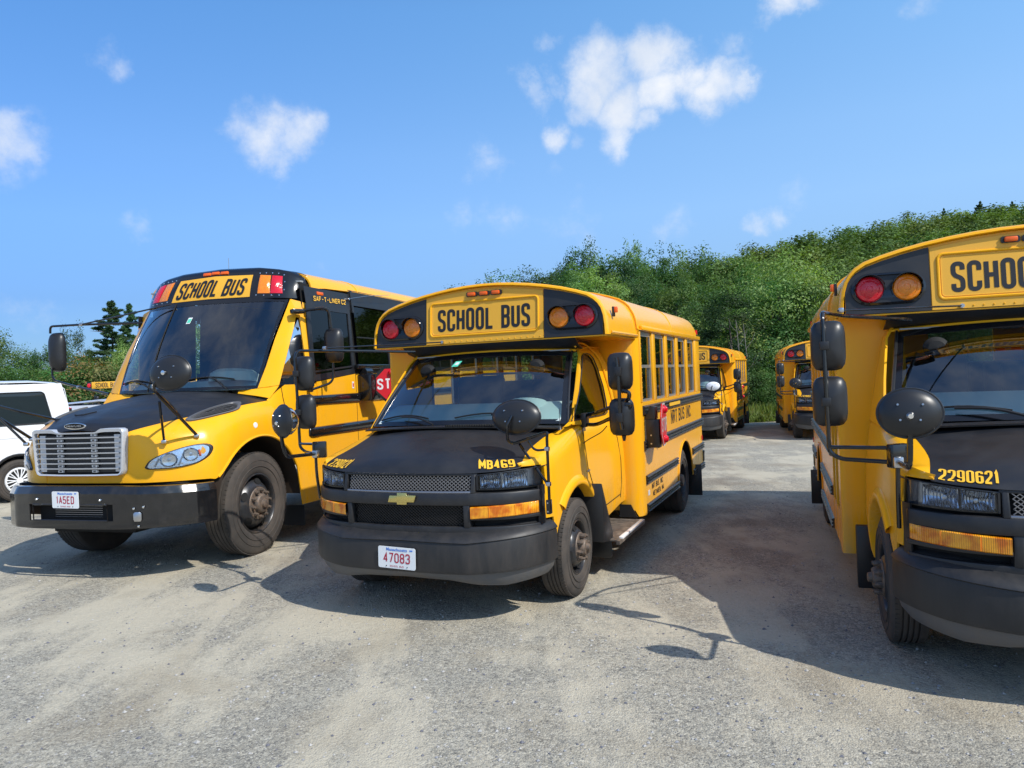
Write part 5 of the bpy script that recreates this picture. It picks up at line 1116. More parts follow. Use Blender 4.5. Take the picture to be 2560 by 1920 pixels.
    for s in (-1, 1):
        for u0, u1, mm, nm in ((.50, .62, AMB, 'amber_lamp'), (.635, .755, RED, 'red_lamp')):
            rows = [[cap(s * lerp(u0 + .012 * (1 - v), u1 + .02 * (1 - v), i / 6), lerp(.16, .80, v), (.004 if i in (0, 6) or j in (0, 4) else .012)) for i in range(7)] for j, v in enumerate([k / 4 for k in range(5)])]
            P(MB().grid(rows), nm, mm, solid=.004)
        sc_ = MB()
        for uu, v in ((.49, .86), (.56, .88), (.63, .89), (.70, .89), (.77, .86), (.79, .6), (.79, .3), (.50, .10), (.58, .09), (.66, .09), (.74, .09)):
            p = cap(s * uu, v, .002); sc_.lathe([(.009, 0), (.007, .004), (0, .005)], p, (0, -1, .4), 8)
        P(sc_, 'cap_screw', CHROME, cp)
        P(MB().box((s * 1.148, 1.46, 2.80), (.02, .14, .04)), 'side_marker', ORNG, bev=.008)
    # ---- windshield
    def ws(u, v, e=0):
        a = abs(u); s = 1 if u >= 0 else -1
        xb = pl(a, [0, .5, .8, 1], [0, .50, .77, .925]); xt = pl(a, [0, .5, .8, 1], [0, .52, .79, .965]); yb = .36 + .13 * a ** 2.6; yt = .90 + .20 * a ** 2.6
        zb = 1.715 - .005 * a; zt = 2.748 - .015 * a; b = .045 * math.sin(PI * v)
        return V(s * lerp(xb, xt, v), lerp(yb, yt, v) - b - e, lerp(zb, zt, v) + e * .4)
    wsg = P(MB().grid([[ws(lerp(-1, 1, i / 24), j / 10) for i in range(25)] for j in range(11)]), 'windshield', WS_GLASS)
    fr = MB()
    def band(f0, f1, n=20): fr.grid([[f0(k / n) for k in range(n + 1)], [f1(k / n) for k in range(n + 1)]])
    band(lambda t: ws(lerp(-1, 1, t), 0, .003), lambda t: ws(lerp(-1, 1, t) * .98, .03, .003)); band(lambda t: ws(lerp(-1, 1, t), 1, .003), lambda t: ws(lerp(-1, 1, t) * .97, .955, .003))
    for s in (-1, 1): band(lambda t: ws(s, t, .003), lambda t: ws(s * .965, t, .003))
    P(fr, 'windshield_frit', BLKG, wsg, solid=.002); P(MB().tube([ws(-.42, t / 8, .006) for t in range(9)], .006, 6), 'glass_joint', BLKD, wsg)
    P(MB().fan([ws(-.16 + dx, .74 + dz, .004) for dx, dz in ((0, 0), (.055, 0), (.065, .07), (.01, .07))]), 'inspection_sticker', WHITE, wsg, smooth=False); P(MB().fan([ws(-.15 + dx, .75 + dz, .006) for dx, dz in ((0, 0), (.042, 0), (.05, .045), (.006, .045))]), 'sticker_print', GREENS, wsg, smooth=False)
    for x0, x1, x2 in ((-.30, -.70, -.92), (.62, .38, .02)):
        a = V(x0, .36, 1.715); b = ws(x1, .12, .03); w = P(MB().tube([a, a.lerp(b, .6) + V(0, -.01, .03), b], .010, 6), 'wiper_arm', BLKP); P(MB().tube([ws(lerp(x1 + .30, x2, t), .10 + .03 * math.sin(PI * t), .012) for t in [k / 8 for k in range(9)]], .008, 5), 'wiper_blade', BLKD, w)
    # interior
    P(MB().grid([[V(x, .46 + .12 * abs(x) + dy, z) for x in (-.88, -.5, 0, .5, .88)] for dy, z in ((.0, 1.70), (.2, 1.79), (.45, 1.81), (.5, 1.3))]), 'dashboard', DASH, solid=.01)
    P(MB().lathe([(.0, .03), (.2, .02), (.26, -.02), (.28, -.12)], (.42, .78, 1.90), (0, .1, 1), 24, sx=1.35), 'instrument_hood', DASH)
    P(MB().tube([V(.45 + .23 * math.cos(a), .98 + .23 * math.sin(a) * .5, 1.74 + .23 * math.sin(a) * .85) for a in [2 * PI * k / 24 for k in range(24)]], .015, 6, closed=True), 'steering_wheel', BLKP)
    P(MB().box((.48, 1.55, 1.62), (.52, .14, .95), rot('X', -.1)), 'driver_seat', SEAT, bev=.05); P(MB().box((0, 5.3, 1.12), (2.3, 8.4, .04)), 'floor', FLOORM); P(MB().box((0, 5.3, 2.93), (2.1, 8.2, .02)), 'ceiling', INTER)
    for k in range(9):
        for s in (-1, 1):
            sb_ = P(MB().box((s * .68, 2.3 + k * .75, 1.55), (.88, .45, .12)), 'bench_seat', SEAT, bev=.03); P(MB().box((s * .68, 2.55 + k * .75, 1.85), (.88, .12, .66), rot('X', -.1)), 'seat_back', SEAT, sb_, bev=.03)
    P(MB().box((0, 9.58, 1.2), (2.4, .03, 1.5)), 'rear_wall', YEL)
    # ---- aerials
    P(MB().cyl((-.13, 1.5, 3.12), (-.13, 1.5, 3.20), .012, .006, 8).tube([V(-.13, 1.5, 3.20), V(-.128, 1.5, 3.335)], .004, 5), 'aerial', STEEL)
    P(MB().cyl((1.15, 2.10, 2.785), (1.19, 2.10, 2.79), .02, .015, 8).tube([V(1.18, 2.08, 2.79), V(1.22, 2.5, 2.86), V(1.24, 3.15, 2.93)], .003, 5), 'side_aerial', STEEL)
    st, tw = text_strips('SAF-T-LINER C2', .050, .060, .010, .010, space=.5, rad=.012); lettering('side_name', LETY, root, st, flatmap((1.171, 1.28, 2.700), (.0, 1, .015), (-.08, 0, 1)))
    P(MB().lathe([(.030, 0), (.030, .006), (.026, .010), (0, .010)], (1.160, .07, 1.335), (1, -.1, .1), 18), 'fender_roundel', WHITE)
    # red and white label, door handle
    P(MB().box((XS + .002, 2.05, 1.70), (.002, .045, .085)), 'side_label', WHITE); P(MB().box((XS + .004, 2.05, 1.70), (.002, .025, .045)), 'side_label', SGNR)
    P(MB().box((1.08, .80, 2.0), (.012, .02, .14), rot('X', .35)), 'grab_handle', YEL)
    # ---- mirrors
    for s in (1, -1):
        if s > 0:
            am = MB(); am.tube(fillet([V(1.16, 1.0, 2.56), V(1.42, 1.18, 2.60), V(1.43, 1.2, 2.36)], .09), .017, 8); am.tube(fillet([V(1.43, 1.2, 1.96), V(1.43, 1.2, 1.74), V(1.25, 1.03, 1.67)], .09), .014, 8)
            ar = P(am, 'mirror_arm', BLKG); P(MB().box((1.13, .99, 2.558), (.10, .15, .055), rot('Z', -.6)), 'arm_base', BLKG, ar, bev=.015); P(MB().box((1.235, 1.02, 1.67), (.05, .05, .06)), 'arm_foot', BLKG, ar, bev=.01)
            mirror_head(root, (1.425, 1.26, 2.165), .235, .395, .10)
        else:
            am = MB(); am.tube(fillet([V(-1.06, 1.10, 2.57), V(-1.9, .92, 2.585), V(-2.33, .9, 2.59), V(-2.335, .9, 2.50)], .08), .014, 8); am.tube([V(-1.87, .92, 2.585), V(-1.2, .93, 2.665), V(-.47, .86, 2.735)], .010, 8)
            am.tube(fillet([V(-2.33, .9, 2.06), V(-2.33, .9, 1.92), V(-1.9, .80, 1.83), V(-1.18, .60, 1.715)], .10), .013, 8)
            ar = P(am, 'mirror_arm', BLKG); P(MB().box((-1.86, .92, 2.588), (.05, .04, .035)), 'arm_clamp', STEEL, ar, bev=.006); P(MB().box((-1.80, .78, 1.815), (.05, .04, .035)), 'arm_clamp', STEEL, ar, bev=.006)
            mirror_head(root, (-2.285, .96, 2.265), .235, .49, .10)
    # cross-view mirror on its tripod at the driver's front corner, and the matching one
    for s in (1, -1):
        q = lambda x, y, z: V(s * x, y, z)
        am = MB(); am.tube(fillet([q(1.235, -1.20, 1.868), q(1.12, -1.25, 1.80), q(1.06, -1.20, 1.735), q(.995, -.60, 1.295)], .06), .015, 8); am.tube([q(.985, -1.05, 1.63), q(.815, -.82, 1.262)], .012, 8)
        am.tube([q(1.06, -1.19, 1.73), q(.90, -.80, 1.58), q(.735, -.50, 1.47)], .012, 8)
        ar = P(am, 'crossview_arm', BLKG); P(MB().lathe([(.045, -.01), (.045, .012), (.03, .02), (.015, .04), (0, .042)], q(.735, -.51, 1.452), (s * .35, -.5, .8), 16), 'arm_foot', BLKG, ar)
        for x, y, z in ((.995, -.60, 1.290), (.815, -.82, 1.258)): P(MB().box(q(x, y, z), (.05, .05, .035), rot('Z', .5)), 'arm_foot', STEEL, ar, bev=.012)
        P(MB().lathe([(.02, 0), (.02, .02), (0, .025)], q(1.245, -1.272, 1.875), (0, -1, 0), 10), 'arm_knuckle', CHROME, ar)
        oval_mirror(root, q(1.245, -1.205, 1.872), V(.0, -1, .12), .42, .30, .06)
    # ---- stop arm on the driver's side, opened out a little
    sb = P(MB().box((1.31, 2.30, 1.66), (.20, .26, .34)), 'stop_arm_box', BLKG, bev=.02); P(MB().cyl((1.28, 2.22, 1.86), (1.28, 2.40, 1.86), .05, .05, 14), 'stop_arm_motor', BLKG, sb)
    P(MB().box((1.25, 2.55, 1.93), (.06, .9, .06)), 'stop_arm_frame', BLKG, sb, bev=.01)
    P(MB().prism([(-.23, -.1), (-.1, -.23), (.1, -.23), (.23, -.1), (.23, .1), (.1, .23), (-.1, .23), (-.23, .1)], (1.60, 2.39, 1.70), (.94, .34, 0), (0, 0, 1), .03), 'stop_arm_plate', BLKG, sb)
    oct_sign(root, (1.60, 2.36, 1.695), (.94, .34, 0), (0, 0, 1), .225)
    return root
def zprofC(x, RP):
    P = RP[::-1]; return pl(abs(x), [p[0] for p in P], [p[1] for p in P])
# ------------------------------------------------------------------ terrain
RNG = np.random.default_rng(7); random.seed(11)
def smooth(a, b, x): t = np.clip((x - a) / (b - a), 0, 1); return t * t * (3 - 2 * t)
def ground_z(x, y):
    x = np.asarray(x, float); y = np.asarray(y, float)
    base = -.18 * smooth(9, 21, y) - .25 * smooth(26, 34, y)
    t = x / np.maximum(y, 1.0)
    H = np.interp(t, [-.2, .05, .147, .238, .298, .42, .668, 1.2], [0, 0, 4, 13, 18.5, 22.5, 27, 28])
    return base + H * smooth(48, 185, y) * (y > 0)
def ground_sheet(name, m, xs, ys, dz=0.0, kind='structure', rough=0):
    X, Y = np.meshgrid(xs, ys); Z = ground_z(X, Y) + dz; n = len(xs); k = len(ys)
    vs = np.stack([X.ravel(), Y.ravel(), Z.ravel()], 1); i, j = np.meshgrid(np.arange(n - 1), np.arange(k - 1)); a = (j * n + i).ravel()
    me = bpy.data.meshes.new(name); me.from_pydata(vs.tolist(), [], np.stack([a, a + 1, a + n + 1, a + n], 1).tolist()); me.polygons.foreach_set('use_smooth', [True] * len(me.polygons)); me.materials.append(m)
    o = bpy.data.objects.new(name, me); COL.objects.link(o); return tag(o, kind=kind)
def ground_material():
    m = bpy.data.materials.new('gravel_lot'); m.use_nodes = True; t = NT(m.node_tree); b = t.n['Principled BSDF']; b.inputs['Roughness'].default_value = .9; b.inputs['Specular IOR Level'].default_value = .25
    g = t.n.new('ShaderNodeNewGeometry'); P = g.outputs['Position']
    def noise(s, d=6, r=.6, dist=0, vec=P): n = t.new('ShaderNodeTexNoise', Scale=s, Detail=float(d), Roughness=r, Distortion=dist); t.link(vec, n.inputs['Vector']); return n.outputs['Fac']
    mp = t.new('ShaderNodeMapping'); mp.inputs['Rotation'].default_value = (0, 0, .38); mp.inputs['Scale'].default_value = (1.0, .28, 1); t.link(P, mp.inputs[0])
    big = noise(.55, 7, .62, .8); big2 = noise(1.7, 6, .6, .4); strk = noise(1.6, 8, .65, .3, mp.outputs[0]); fine = noise(38, 5, .7); vf = noise(150, 3, .7)
    col = t.mixc(t.ramp(big, [(.42, 0), (.60, 1)]), (.36, .348, .325, 1), (.56, .515, .445, 1))
    col = t.mixc(t.ramp(strk, [(.46, 0), (.60, .8)]), col, (.60, .55, .475, 1))
    dk = t.math('MULTIPLY', t.ramp(big2, [(.50, 0), (.68, .7)]), t.ramp(fine, [(.42, .35), (.6, 1)])); col = t.mixc(dk, col, (.27, .26, .245, 1))
    # individual stones: cells with their own tone
    def cells(sc, lo, hi, amt, col):
        v = t.new('ShaderNodeTexVoronoi', Scale=sc); t.link(P, v.inputs['Vector']); s = t.n.new('ShaderNodeSeparateColor'); t.link(v.outputs['Color'], s.inputs[0])
        cc = t.ramp(s.outputs[0], [(0, (.09, .09, .10)), (.30, (.24, .24, .245)), (.65, (.43, .415, .39)), (.92, (.64, .615, .575)), (1.0, (.68, .66, .63))])
        msk = t.math('MULTIPLY', t.ramp(s.outputs[1], [(lo, 0), (hi, 1)]), amt); return t.mixc(msk, col, cc), v.outputs['Distance']
    col, d1 = cells(95, .20, .5, .80, col); col, d2 = cells(42, .62, .70, .55, col); col, d3 = cells(190, .2, .7, .5, col)
    sandy = t.ramp(t.math('ADD', t.math('MULTIPLY', strk, .6), t.math('MULTIPLY', big, .45)), [(.505, 0), (.58, .85)]); col = t.mixc(sandy, col, t.mixc(t.ramp(fine, [(.3, 0), (.7, 1)]), (.52, .485, .43, 1), (.61, .575, .515, 1)))
    brn = t.ramp(noise(.8, 6, .6, .5), [(.52, 0), (.66, .45)]); col = t.mixc(brn, col, (.33, .285, .23, 1))
    # darker dirt lane running between the rows
    sx = t.n.new('ShaderNodeSeparateXYZ'); t.link(P, sx.inputs[0])
    lane = t.math('MULTIPLY', t.ramp(t.math('ABSOLUTE', t.math('SUBTRACT', t.math('SUBTRACT', sx.outputs['X'], t.math('MULTIPLY', sx.outputs['Y'], .22)), .55)), [(0, 1), (.9, 0)]), t.ramp(noise(1.1, 6, .6), [(.42, 0), (.62, 1)]))
    yr = t.new('ShaderNodeMapRange'); t.link(sx.outputs['Y'], yr.inputs['Value']); yr.inputs['From Min'].default_value = 5.2; yr.inputs['From Max'].default_value = 7.0
    col = t.mixc(t.math('MULTIPLY', t.math('MULTIPLY', lane, yr.outputs[0]), .55), col, (.16, .125, .10, 1))
    col = t.mixc(1.0, col, (.87, .838, .72, 1), 'MULTIPLY'); t.link(col, b.inputs['Base Color'])
    h = t.math('ADD', t.math('ADD', t.math('MULTIPLY', d1, -.6), t.math('MULTIPLY', d2, -.35)), t.math('ADD', t.math('MULTIPLY', fine, .8), t.math('MULTIPLY', vf, .5)))
    bp = t.new('ShaderNodeBump', Strength=.75, Distance=.010); t.link(h, bp.inputs['Height']); b2 = t.new('ShaderNodeBump', Strength=.6, Distance=.05); t.link(big2, b2.inputs['Height']); t.link(bp.outputs[0], b2.inputs['Normal']); t.link(b2.outputs[0], b.inputs['Normal'])
    return m
GRAVEL = ground_material()
SOIL = mat('meadow_soil', (.12, .18, .05), .95, noise=(.6, (.17, .20, .08), .4, .65))
FLOORF = mat('forest_floor', (.03, .045, .018), .95, noise=(.2, (.05, .06, .025), .4, .65))
gr = ground_sheet('gravel_ground', GRAVEL, np.concatenate([[-420, -200, -90], np.linspace(-40, 40, 41), [90, 200, 420]]), np.concatenate([[-300, -100, -30, -8], np.linspace(-4, 26.2, 61)]))
ground_sheet('meadow_ground', SOIL, np.concatenate([[-420, -200, -90], np.linspace(-45, 60, 50), [90, 200, 420]]), np.concatenate([[26.2], np.linspace(27, 48, 30)]), .0)
ground_sheet('hillside_ground', FLOORF, np.linspace(-420, 420, 85), np.linspace(48, 420, 60))

def cloud_mesh(name, vs, per, m, cols=None):
    """mesh from an (n*per, 3) array of separate polygons with per corners each (3 or 4)"""
    n = len(vs) // per; me = bpy.data.meshes.new(name); me.vertices.add(len(vs)); me.vertices.foreach_set('co', np.ascontiguousarray(vs, dtype=np.float32).ravel())
    me.loops.add(n * per); me.loops.foreach_set('vertex_index', np.arange(n * per, dtype=np.int32)); me.polygons.add(n); me.polygons.foreach_set('loop_start', np.arange(0, n * per, per, dtype=np.int32))
    if cols is not None:
        at = me.color_attributes.new('tone', 'FLOAT_COLOR', 'POINT'); c = np.ones((len(vs), 4), np.float32); c[:, :3] = np.repeat(cols, per, 0); at.data.foreach_set('color', c.ravel())
    me.update(calc_edges=True); me.materials.append(m); return me
# loose stones on the lot, densest near the viewer
def stones():
    n = 17000; d = 2.6 + 9.5 * RNG.random(n) ** 1.7; az = (RNG.random(n) - .5) * 1.6; x = d * np.sin(az); y = d * np.cos(az); s = .0028 + .0105 * RNG.random(n) ** 4.5
    z = ground_z(x, y); base = np.array([(1, 0, 0), (0, 1, 0), (-1, 0, 0), (0, -1, 0), (0, 0, .7), (0, 0, -.3)], float); tri = [(0, 1, 4), (1, 2, 4), (2, 3, 4), (3, 0, 4)]
    jit = 1 + .5 * (RNG.random((n, 6, 3)) - .5); a = RNG.random(n) * 6.28; c, q = np.cos(a), np.sin(a); B = base[None] * jit * (s * (.7 + .6 * RNG.random(n)))[:, None, None]
    X = B[..., 0] * c[:, None] - B[..., 1] * q[:, None] + x[:, None]; Y = B[..., 0] * q[:, None] + B[..., 1] * c[:, None] * .8 + y[:, None]; Z = B[..., 2] + z[:, None] + (s * .15)[:, None]
    Pt = np.stack([X, Y, Z], -1); vs = Pt[:, np.array(tri).ravel()].reshape(-1, 3)
    tone = RNG.random(n); pal = np.array([(.13, .13, .15), (.26, .26, .27), (.38, .365, .34), (.36, .345, .32), (.40, .385, .36)]); cols = pal[np.clip((tone ** 1.2 * 5).astype(int), 0, 4)]
    m = bpy.data.materials.new('loose_stone'); m.use_nodes = True; t = NT(m.node_tree); at = t.n.new('ShaderNodeAttribute'); at.attribute_name = 'tone'; t.link(at.outputs['Color'], t.n['Principled BSDF'].inputs['Base Color']); t.n['Principled BSDF'].inputs['Roughness'].default_value = .75
    o = bpy.data.objects.new('loose_gravel', cloud_mesh('loose_gravel', vs, 3, m, np.repeat(cols, 4, 0))); COL.objects.link(o); tag(o, 'small loose stones scattered over the gravel lot', 'gravel', kind='stuff')
stones()

# ------------------------------------------------------------------ vegetation
def leafmat(name, a, b_, c=None, trans=.35, sc=.9, vs=(.55, 1.4)):
    m = bpy.data.materials.new(name); m.use_nodes = True; t = NT(m.node_tree); t.n.clear(); out = t.n.new('ShaderNodeOutputMaterial')
    tc = t.n.new('ShaderNodeTexCoord'); n = t.new('ShaderNodeTexNoise', Scale=sc, Detail=3.0); t.link(tc.outputs['Object'], n.inputs['Vector']); oi = t.n.new('ShaderNodeObjectInfo')
    at = t.n.new('ShaderNodeAttribute'); at.attribute_name = 'tone'
    col = t.mixc(t.ramp(n.outputs['Fac'], [(.35, 0), (.65, 1)]), (*a, 1), (*b_, 1)); col = t.mixc(1.0, col, at.outputs['Color'], 'MULTIPLY')
    hs = t.new('ShaderNodeHueSaturation'); t.link(col, hs.inputs['Color'])
    mr = t.new('ShaderNodeMapRange'); t.link(oi.outputs['Random'], mr.inputs['Value']); mr.inputs['To Min'].default_value = .468; mr.inputs['To Max'].default_value = .520; t.link(mr.outputs[0], hs.inputs['Hue'])
    m2 = t.new('ShaderNodeMapRange'); r2 = t.math('FRACT', t.math('MULTIPLY', oi.outputs['Random'], 7.3)); t.link(r2, m2.inputs['Value']); m2.inputs['To Min'].default_value = vs[0]; m2.inputs['To Max'].default_value = vs[1]; t.link(m2.outputs[0], hs.inputs['Value'])
    d = t.n.new('ShaderNodeBsdfDiffuse'); tr = t.n.new('ShaderNodeBsdfTranslucent'); gl = t.new('ShaderNodeBsdfGlossy', Roughness=.5); gl.inputs[0].default_value = (.5, .55, .5, 1)
    t.link(hs.outputs[0], d.inputs[0]); tcol = t.mixc(1.0, hs.outputs[0], (1.5, 1.6, .5, 1), 'MULTIPLY'); t.link(tcol, tr.inputs[0])
    mx = t.new('ShaderNodeMixShader', i0=trans); t.link(d.outputs[0], mx.inputs[1]); t.link(tr.outputs[0], mx.inputs[2]); m3 = t.new('ShaderNodeMixShader', i0=.025); t.link(mx.outputs[0], m3.inputs[1]); t.link(gl.outputs[0], m3.inputs[2]); t.link(m3.outputs[0], out.inputs[0]); return m
LEAF = leafmat('leaf_green', (.050, .112, .030), (.098, .172, .046)); LEAFD = leafmat('leaf_dark', (.034, .080, .030), (.062, .122, .042)); LEAFL = leafmat('leaf_light', (.12, .21, .05), (.19, .27, .09)); PINE = leafmat('pine_needle', (.040, .090, .036), (.070, .125, .050), trans=.2)
LEAFR = leafmat('leaf_rust', (.20, .11, .045), (.13, .15, .05)); HILL = leafmat('hill_leaf', (.050, .105, .030), (.095, .160, .042), sc=.06, trans=.25); GRASS = leafmat('grass_blade', (.20, .30, .06), (.34, .38, .14), sc=.5, trans=.4); BARK = mat('bark', (.10, .08, .065), .9); DEADW = mat('dead_wood', (.20, .18, .16), .9)
def leaves(cen, rad, n, size, up=.35, asp=.55, core=None, bw=0.0):
    """n leaf quads in an ellipsoid clump"""
    d = RNG.normal(size=(n, 3)); d /= np.linalg.norm(d, axis=1)[:, None]; r = RNG.random(n) ** .45; p = cen + d * r[:, None] * rad
    nrm = d * .55 + RNG.normal(size=(n, 3)) * .55; nrm[:, 2] += up
    if core is not None: q = p - core; q /= np.linalg.norm(q, axis=1)[:, None] + 1e-6; nrm = nrm * .8 + q * bw
    nrm /= np.linalg.norm(nrm, axis=1)[:, None]
    a = np.cross(nrm, RNG.normal(size=(n, 3))); a /= np.linalg.norm(a, axis=1)[:, None]; b = np.cross(nrm, a); s = size * (.6 + .8 * RNG.random(n)); a *= (s * .5)[:, None]; b *= (s * .5 * asp)[:, None]
    return np.stack([p - a, p - b * .9, p + a, p + b * .9], 1).reshape(-1, 3)
def crown_mesh(name, kind, h, w, m, nclump, per, size, low=.12):
    V_ = []; C_ = []
    if kind == 'pine':
        nl = 19
        for L in range(nl):
            f = L / (nl - 1); z = h * (low + (1 - low) * f); R = w * (1 - f) ** .75 * (.75 + .5 * RNG.random()) + .15
            for k in range(int(5 + 4 * (1 - f))):
                a = RNG.random() * 6.28; rr = R * (.65 + .45 * RNG.random())
                for q in np.linspace(.25, 1, 5):
                    c = np.array([math.cos(a) * rr * q, math.sin(a) * rr * q, z + .12 * rr * q ** 2 + .1 * RNG.normal()]); lv = leaves(c, np.array([.24, .24, .12]) * (R * .35 + .35), int(per * .35), size, .6, .22); V_.append(lv)
                    C_.append(np.full((len(lv) // 4, 3), .7 + .6 * RNG.random()))
    else:
        for k in range(nclump):
            a = RNG.random() * 6.28; f = low + (1 - low) * RNG.random() ** .85; prof = math.sin(PI * min(1, max(0, (f - low) / (1.06 - low))) ** .72) ** .6; rr = w * prof * (.35 + .65 * RNG.random() ** .6)
            cr = w * (.16 + .16 * RNG.random()); c = np.array([math.cos(a) * rr, math.sin(a) * rr, h * f - cr * .4]); n = int(per * (.6 + .8 * RNG.random())); lv = leaves(c, np.array([cr * 1.25, cr * 1.25, cr * .8]), n, size, core=c - np.array([c[0] * .4, c[1] * .4, cr * .8]), bw=.9); V_.append(lv)
            t = .78 + .5 * RNG.random(); C_.append(np.stack([t * (1 + .12 * RNG.normal()) * np.ones(n), np.full(n, t), t * np.ones(n)], 1) * (.8 + .4 * RNG.random((n, 1))))
        for k in range(int(nclump * .25)): # wispy shoots that break the outline
            a = RNG.random() * 6.28; f = .45 + .6 * RNG.random(); rr = w * (1.05 - .75 * max(0, f - .45) / .6) * (.75 + .3 * RNG.random()); c = np.array([math.cos(a) * rr, math.sin(a) * rr, h * min(f, 1.05)]); n = int(per * .35); lv = leaves(c, np.array([.16 * w, .16 * w, .24 * w]), n, size); V_.append(lv); C_.append(np.full((n, 3), 1.1))
    return cloud_mesh(name, np.concatenate(V_), 4, m, np.concatenate(C_))
def trunk_mesh(h, r, limbs, pine=False, top=.8):
    mb = MB(); mb.tube([V(0, 0, -.4), V(.03, 0, h * .3), V(-.04, .05, h * .6), V(0, 0, h * top)], r, 7, rr=[r * 1.25, r * .85, r * .5, r * .15])
    for k in range(limbs):
        a = k * 2.4; z = h * (.22 + .6 * k / max(1, limbs)); L = h * .22 * (1.2 - .7 * k / max(1, limbs)); mb.tube([V(0, 0, z), V(math.cos(a) * L * .5, math.sin(a) * L * .5, z + L * (.15 if pine else .35)), V(math.cos(a) * L, math.sin(a) * L, z + L * (.2 if pine else .8))], r * .3, 5, rr=[r * .35, r * .2, r * .06])
    o = mb.build('trunk', BARK); me = o.data; bpy.data.objects.remove(o); return me
KINDS = {}
def kind(key, ck, h, w, m, nc, per, size, low=.12, limbs=7, tr=.14): KINDS[key] = (crown_mesh('crown', ck, h, w, m, nc, per, size, low), trunk_mesh(h, tr, limbs, ck == 'pine'), h)
kind('broad1', 'b', 9, 2.7, LEAF, 95, 130, .15); kind('broad2', 'b', 9, 2.3, LEAFD, 90, 130, .15, .05); kind('broad3', 'b', 9, 3.2, LEAF, 105, 130, .155); kind('light', 'b', 8, 2.0, LEAFL, 80, 120, .13, .02)
kind('near1', 'b', 5, 2.0, LEAF, 80, 160, .088, .0, 6, .08); kind('near2', 'b', 4.5, 2.2, LEAFL, 80, 150, .085, .0, 6, .07); kind('near3', 'b', 5, 1.5, LEAFD, 70, 160, .088, .0, 6, .07); kind('rust', 'b', 3, 1.7, LEAFR, 50, 100, .09, .0, 6, .05)
kind('shrub', 'b', 2.6, 1.5, LEAF, 60, 140, .07, -.02, 5, .04); kind('pine', 'pine', 10, 2.9, PINE, 0, 210, .25, .12, 12, .16); kind('pine2', 'pine', 9, 2.0, PINE, 0, 170, .27, .10, 12, .13)
LAST = [None]
def tree(key, x, y, h, label, cat, group=None, wid=1.0, name='leafy_tree'):
    cm, tm, h0 = KINDS[key]; s = h / h0; o = empty(name, (x, y, float(ground_z(x, y)) - .05), random.random() * 6.28); o.scale = (s * wid, s * wid, s); tag(o, label, cat, group)
    LAST[0] = o
    for n, me in (('trunk', tm), ('crown', cm)): c = bpy.data.objects.new(n, me); COL.objects.link(c); c.parent = o
    return o
def at_px(px, depth, top):
    """ground point straight below what the view shows at column px (2212-wide) at this depth, and the height that reaches row top"""
    d = pixdir(px, 800); d = d / d.y; x = d.x * depth
    for _ in range(3): pass
    dt = pixdir(px, top); dt = dt / dt.y; z = CAM_H + dt.z * depth; return x, depth, z - float(ground_z(x, depth))
# ------------------------------------------------------------------ place the trees
def jr(a, b): return a + (b - a) * random.random()
ROWS = []
GL_B = 'dense green leafy tree standing in the wood behind the parked buses'; GG = 'trees of the wood behind the lot'
topB = lambda px: pl(px, [880, 960, 1050, 1150, 1230, 1270, 1330, 1420, 1500, 1560, 1650, 1800, 2000, 2300], [652, 640, 618, 594, 580, 556, 558, 556, 552, 556, 585, 600, 600, 600])
px = 890
while px < 2350:   # back belt
    dep = jr(50, 64); x, y, h = at_px(px, dep, topB(px) + jr(-6, 16)); k = random.choice(['broad1', 'broad2', 'broad3', 'broad1', 'broad3', 'broad2', 'light'])
    if px < 960: h *= .97
    if px < 970 and random.random() < .35: px += jr(20, 40); continue
    tree(k, x, y, h, GL_B if k != 'pine2' else 'dark conifer rising among leafy trees of the wood behind the parked buses', 'tree', GG if k != 'pine2' else 'conifers of the wood behind the lot', jr(.85, 1.15), 'leafy_tree' if k != 'pine2' else 'conifer_tree'); ROWS.append(('back row', px, k, bpy.context.scene.collection.objects)); ROWS[-1] = ('back row', px, k, LAST[0]); px += jr(20, 36)
px = 940
while px < 2350:   # middle belt
    dep = jr(38, 47); x, y, h = at_px(px, dep, topB(px) + pl(px, [940, 1300, 1600, 2300], [16, 40, 50, 40]) + jr(-14, 24)); k = random.choice(['broad1', 'broad2', 'broad3', 'broad2', 'light'])
    tree(k, x, y, h, GL_B, 'tree', GG, jr(.85, 1.2)); ROWS.append(('middle row', px, k, LAST[0])); px += jr(34, 58)
px = 1290
while px < 2300:   # front belt, foliage to the ground
    dep = jr(31, 35.5); x, y, h = at_px(px, dep, pl(px, [1290, 1450, 1540, 1600, 1700, 1800, 2300], [690, 680, 650, 640, 590, 640, 660]) + jr(-25, 30)); k = random.choice(['near1', 'near3', 'near1', 'near2']); k = 'near3' if 1500 < px < 1590 else k
    tree(k, x, y, h, 'low leafy tree with foliage down to the grass at the edge of the lot', 'tree', 'trees at the edge of the grass', jr(.9, 1.2)); ROWS.append(('front row', px, k, LAST[0])); px += jr(40, 66)
px = 1440
while px < 2250:
    dep = jr(28.6, 30.4); x, y, h = at_px(px, dep, pl(px, [1440, 1600, 1640, 1700, 2300], [800, 780, 800, 790, 790]) + jr(-16, 18)); tree('shrub', x, y, h, 'bushy green shrub behind the strip of grass at the lot edge', 'shrub', 'shrubs behind the grass strip', jr(.9, 1.25), 'shrub'); ROWS.append(('shrub row', px, 'shrub', LAST[0])); px += jr(30, 46)
x, y, h = at_px(1690, 33.5, 560); tree('near2', x, y, h, 'bright green tree above the gap between the two far minibuses', 'tree', None, .95)
x, y, h = at_px(1268, 60, 533); tree('broad2', x, y, h, 'tallest loose-crowned treetop standing above the wood behind the centre minibus', 'tree', None, .8)
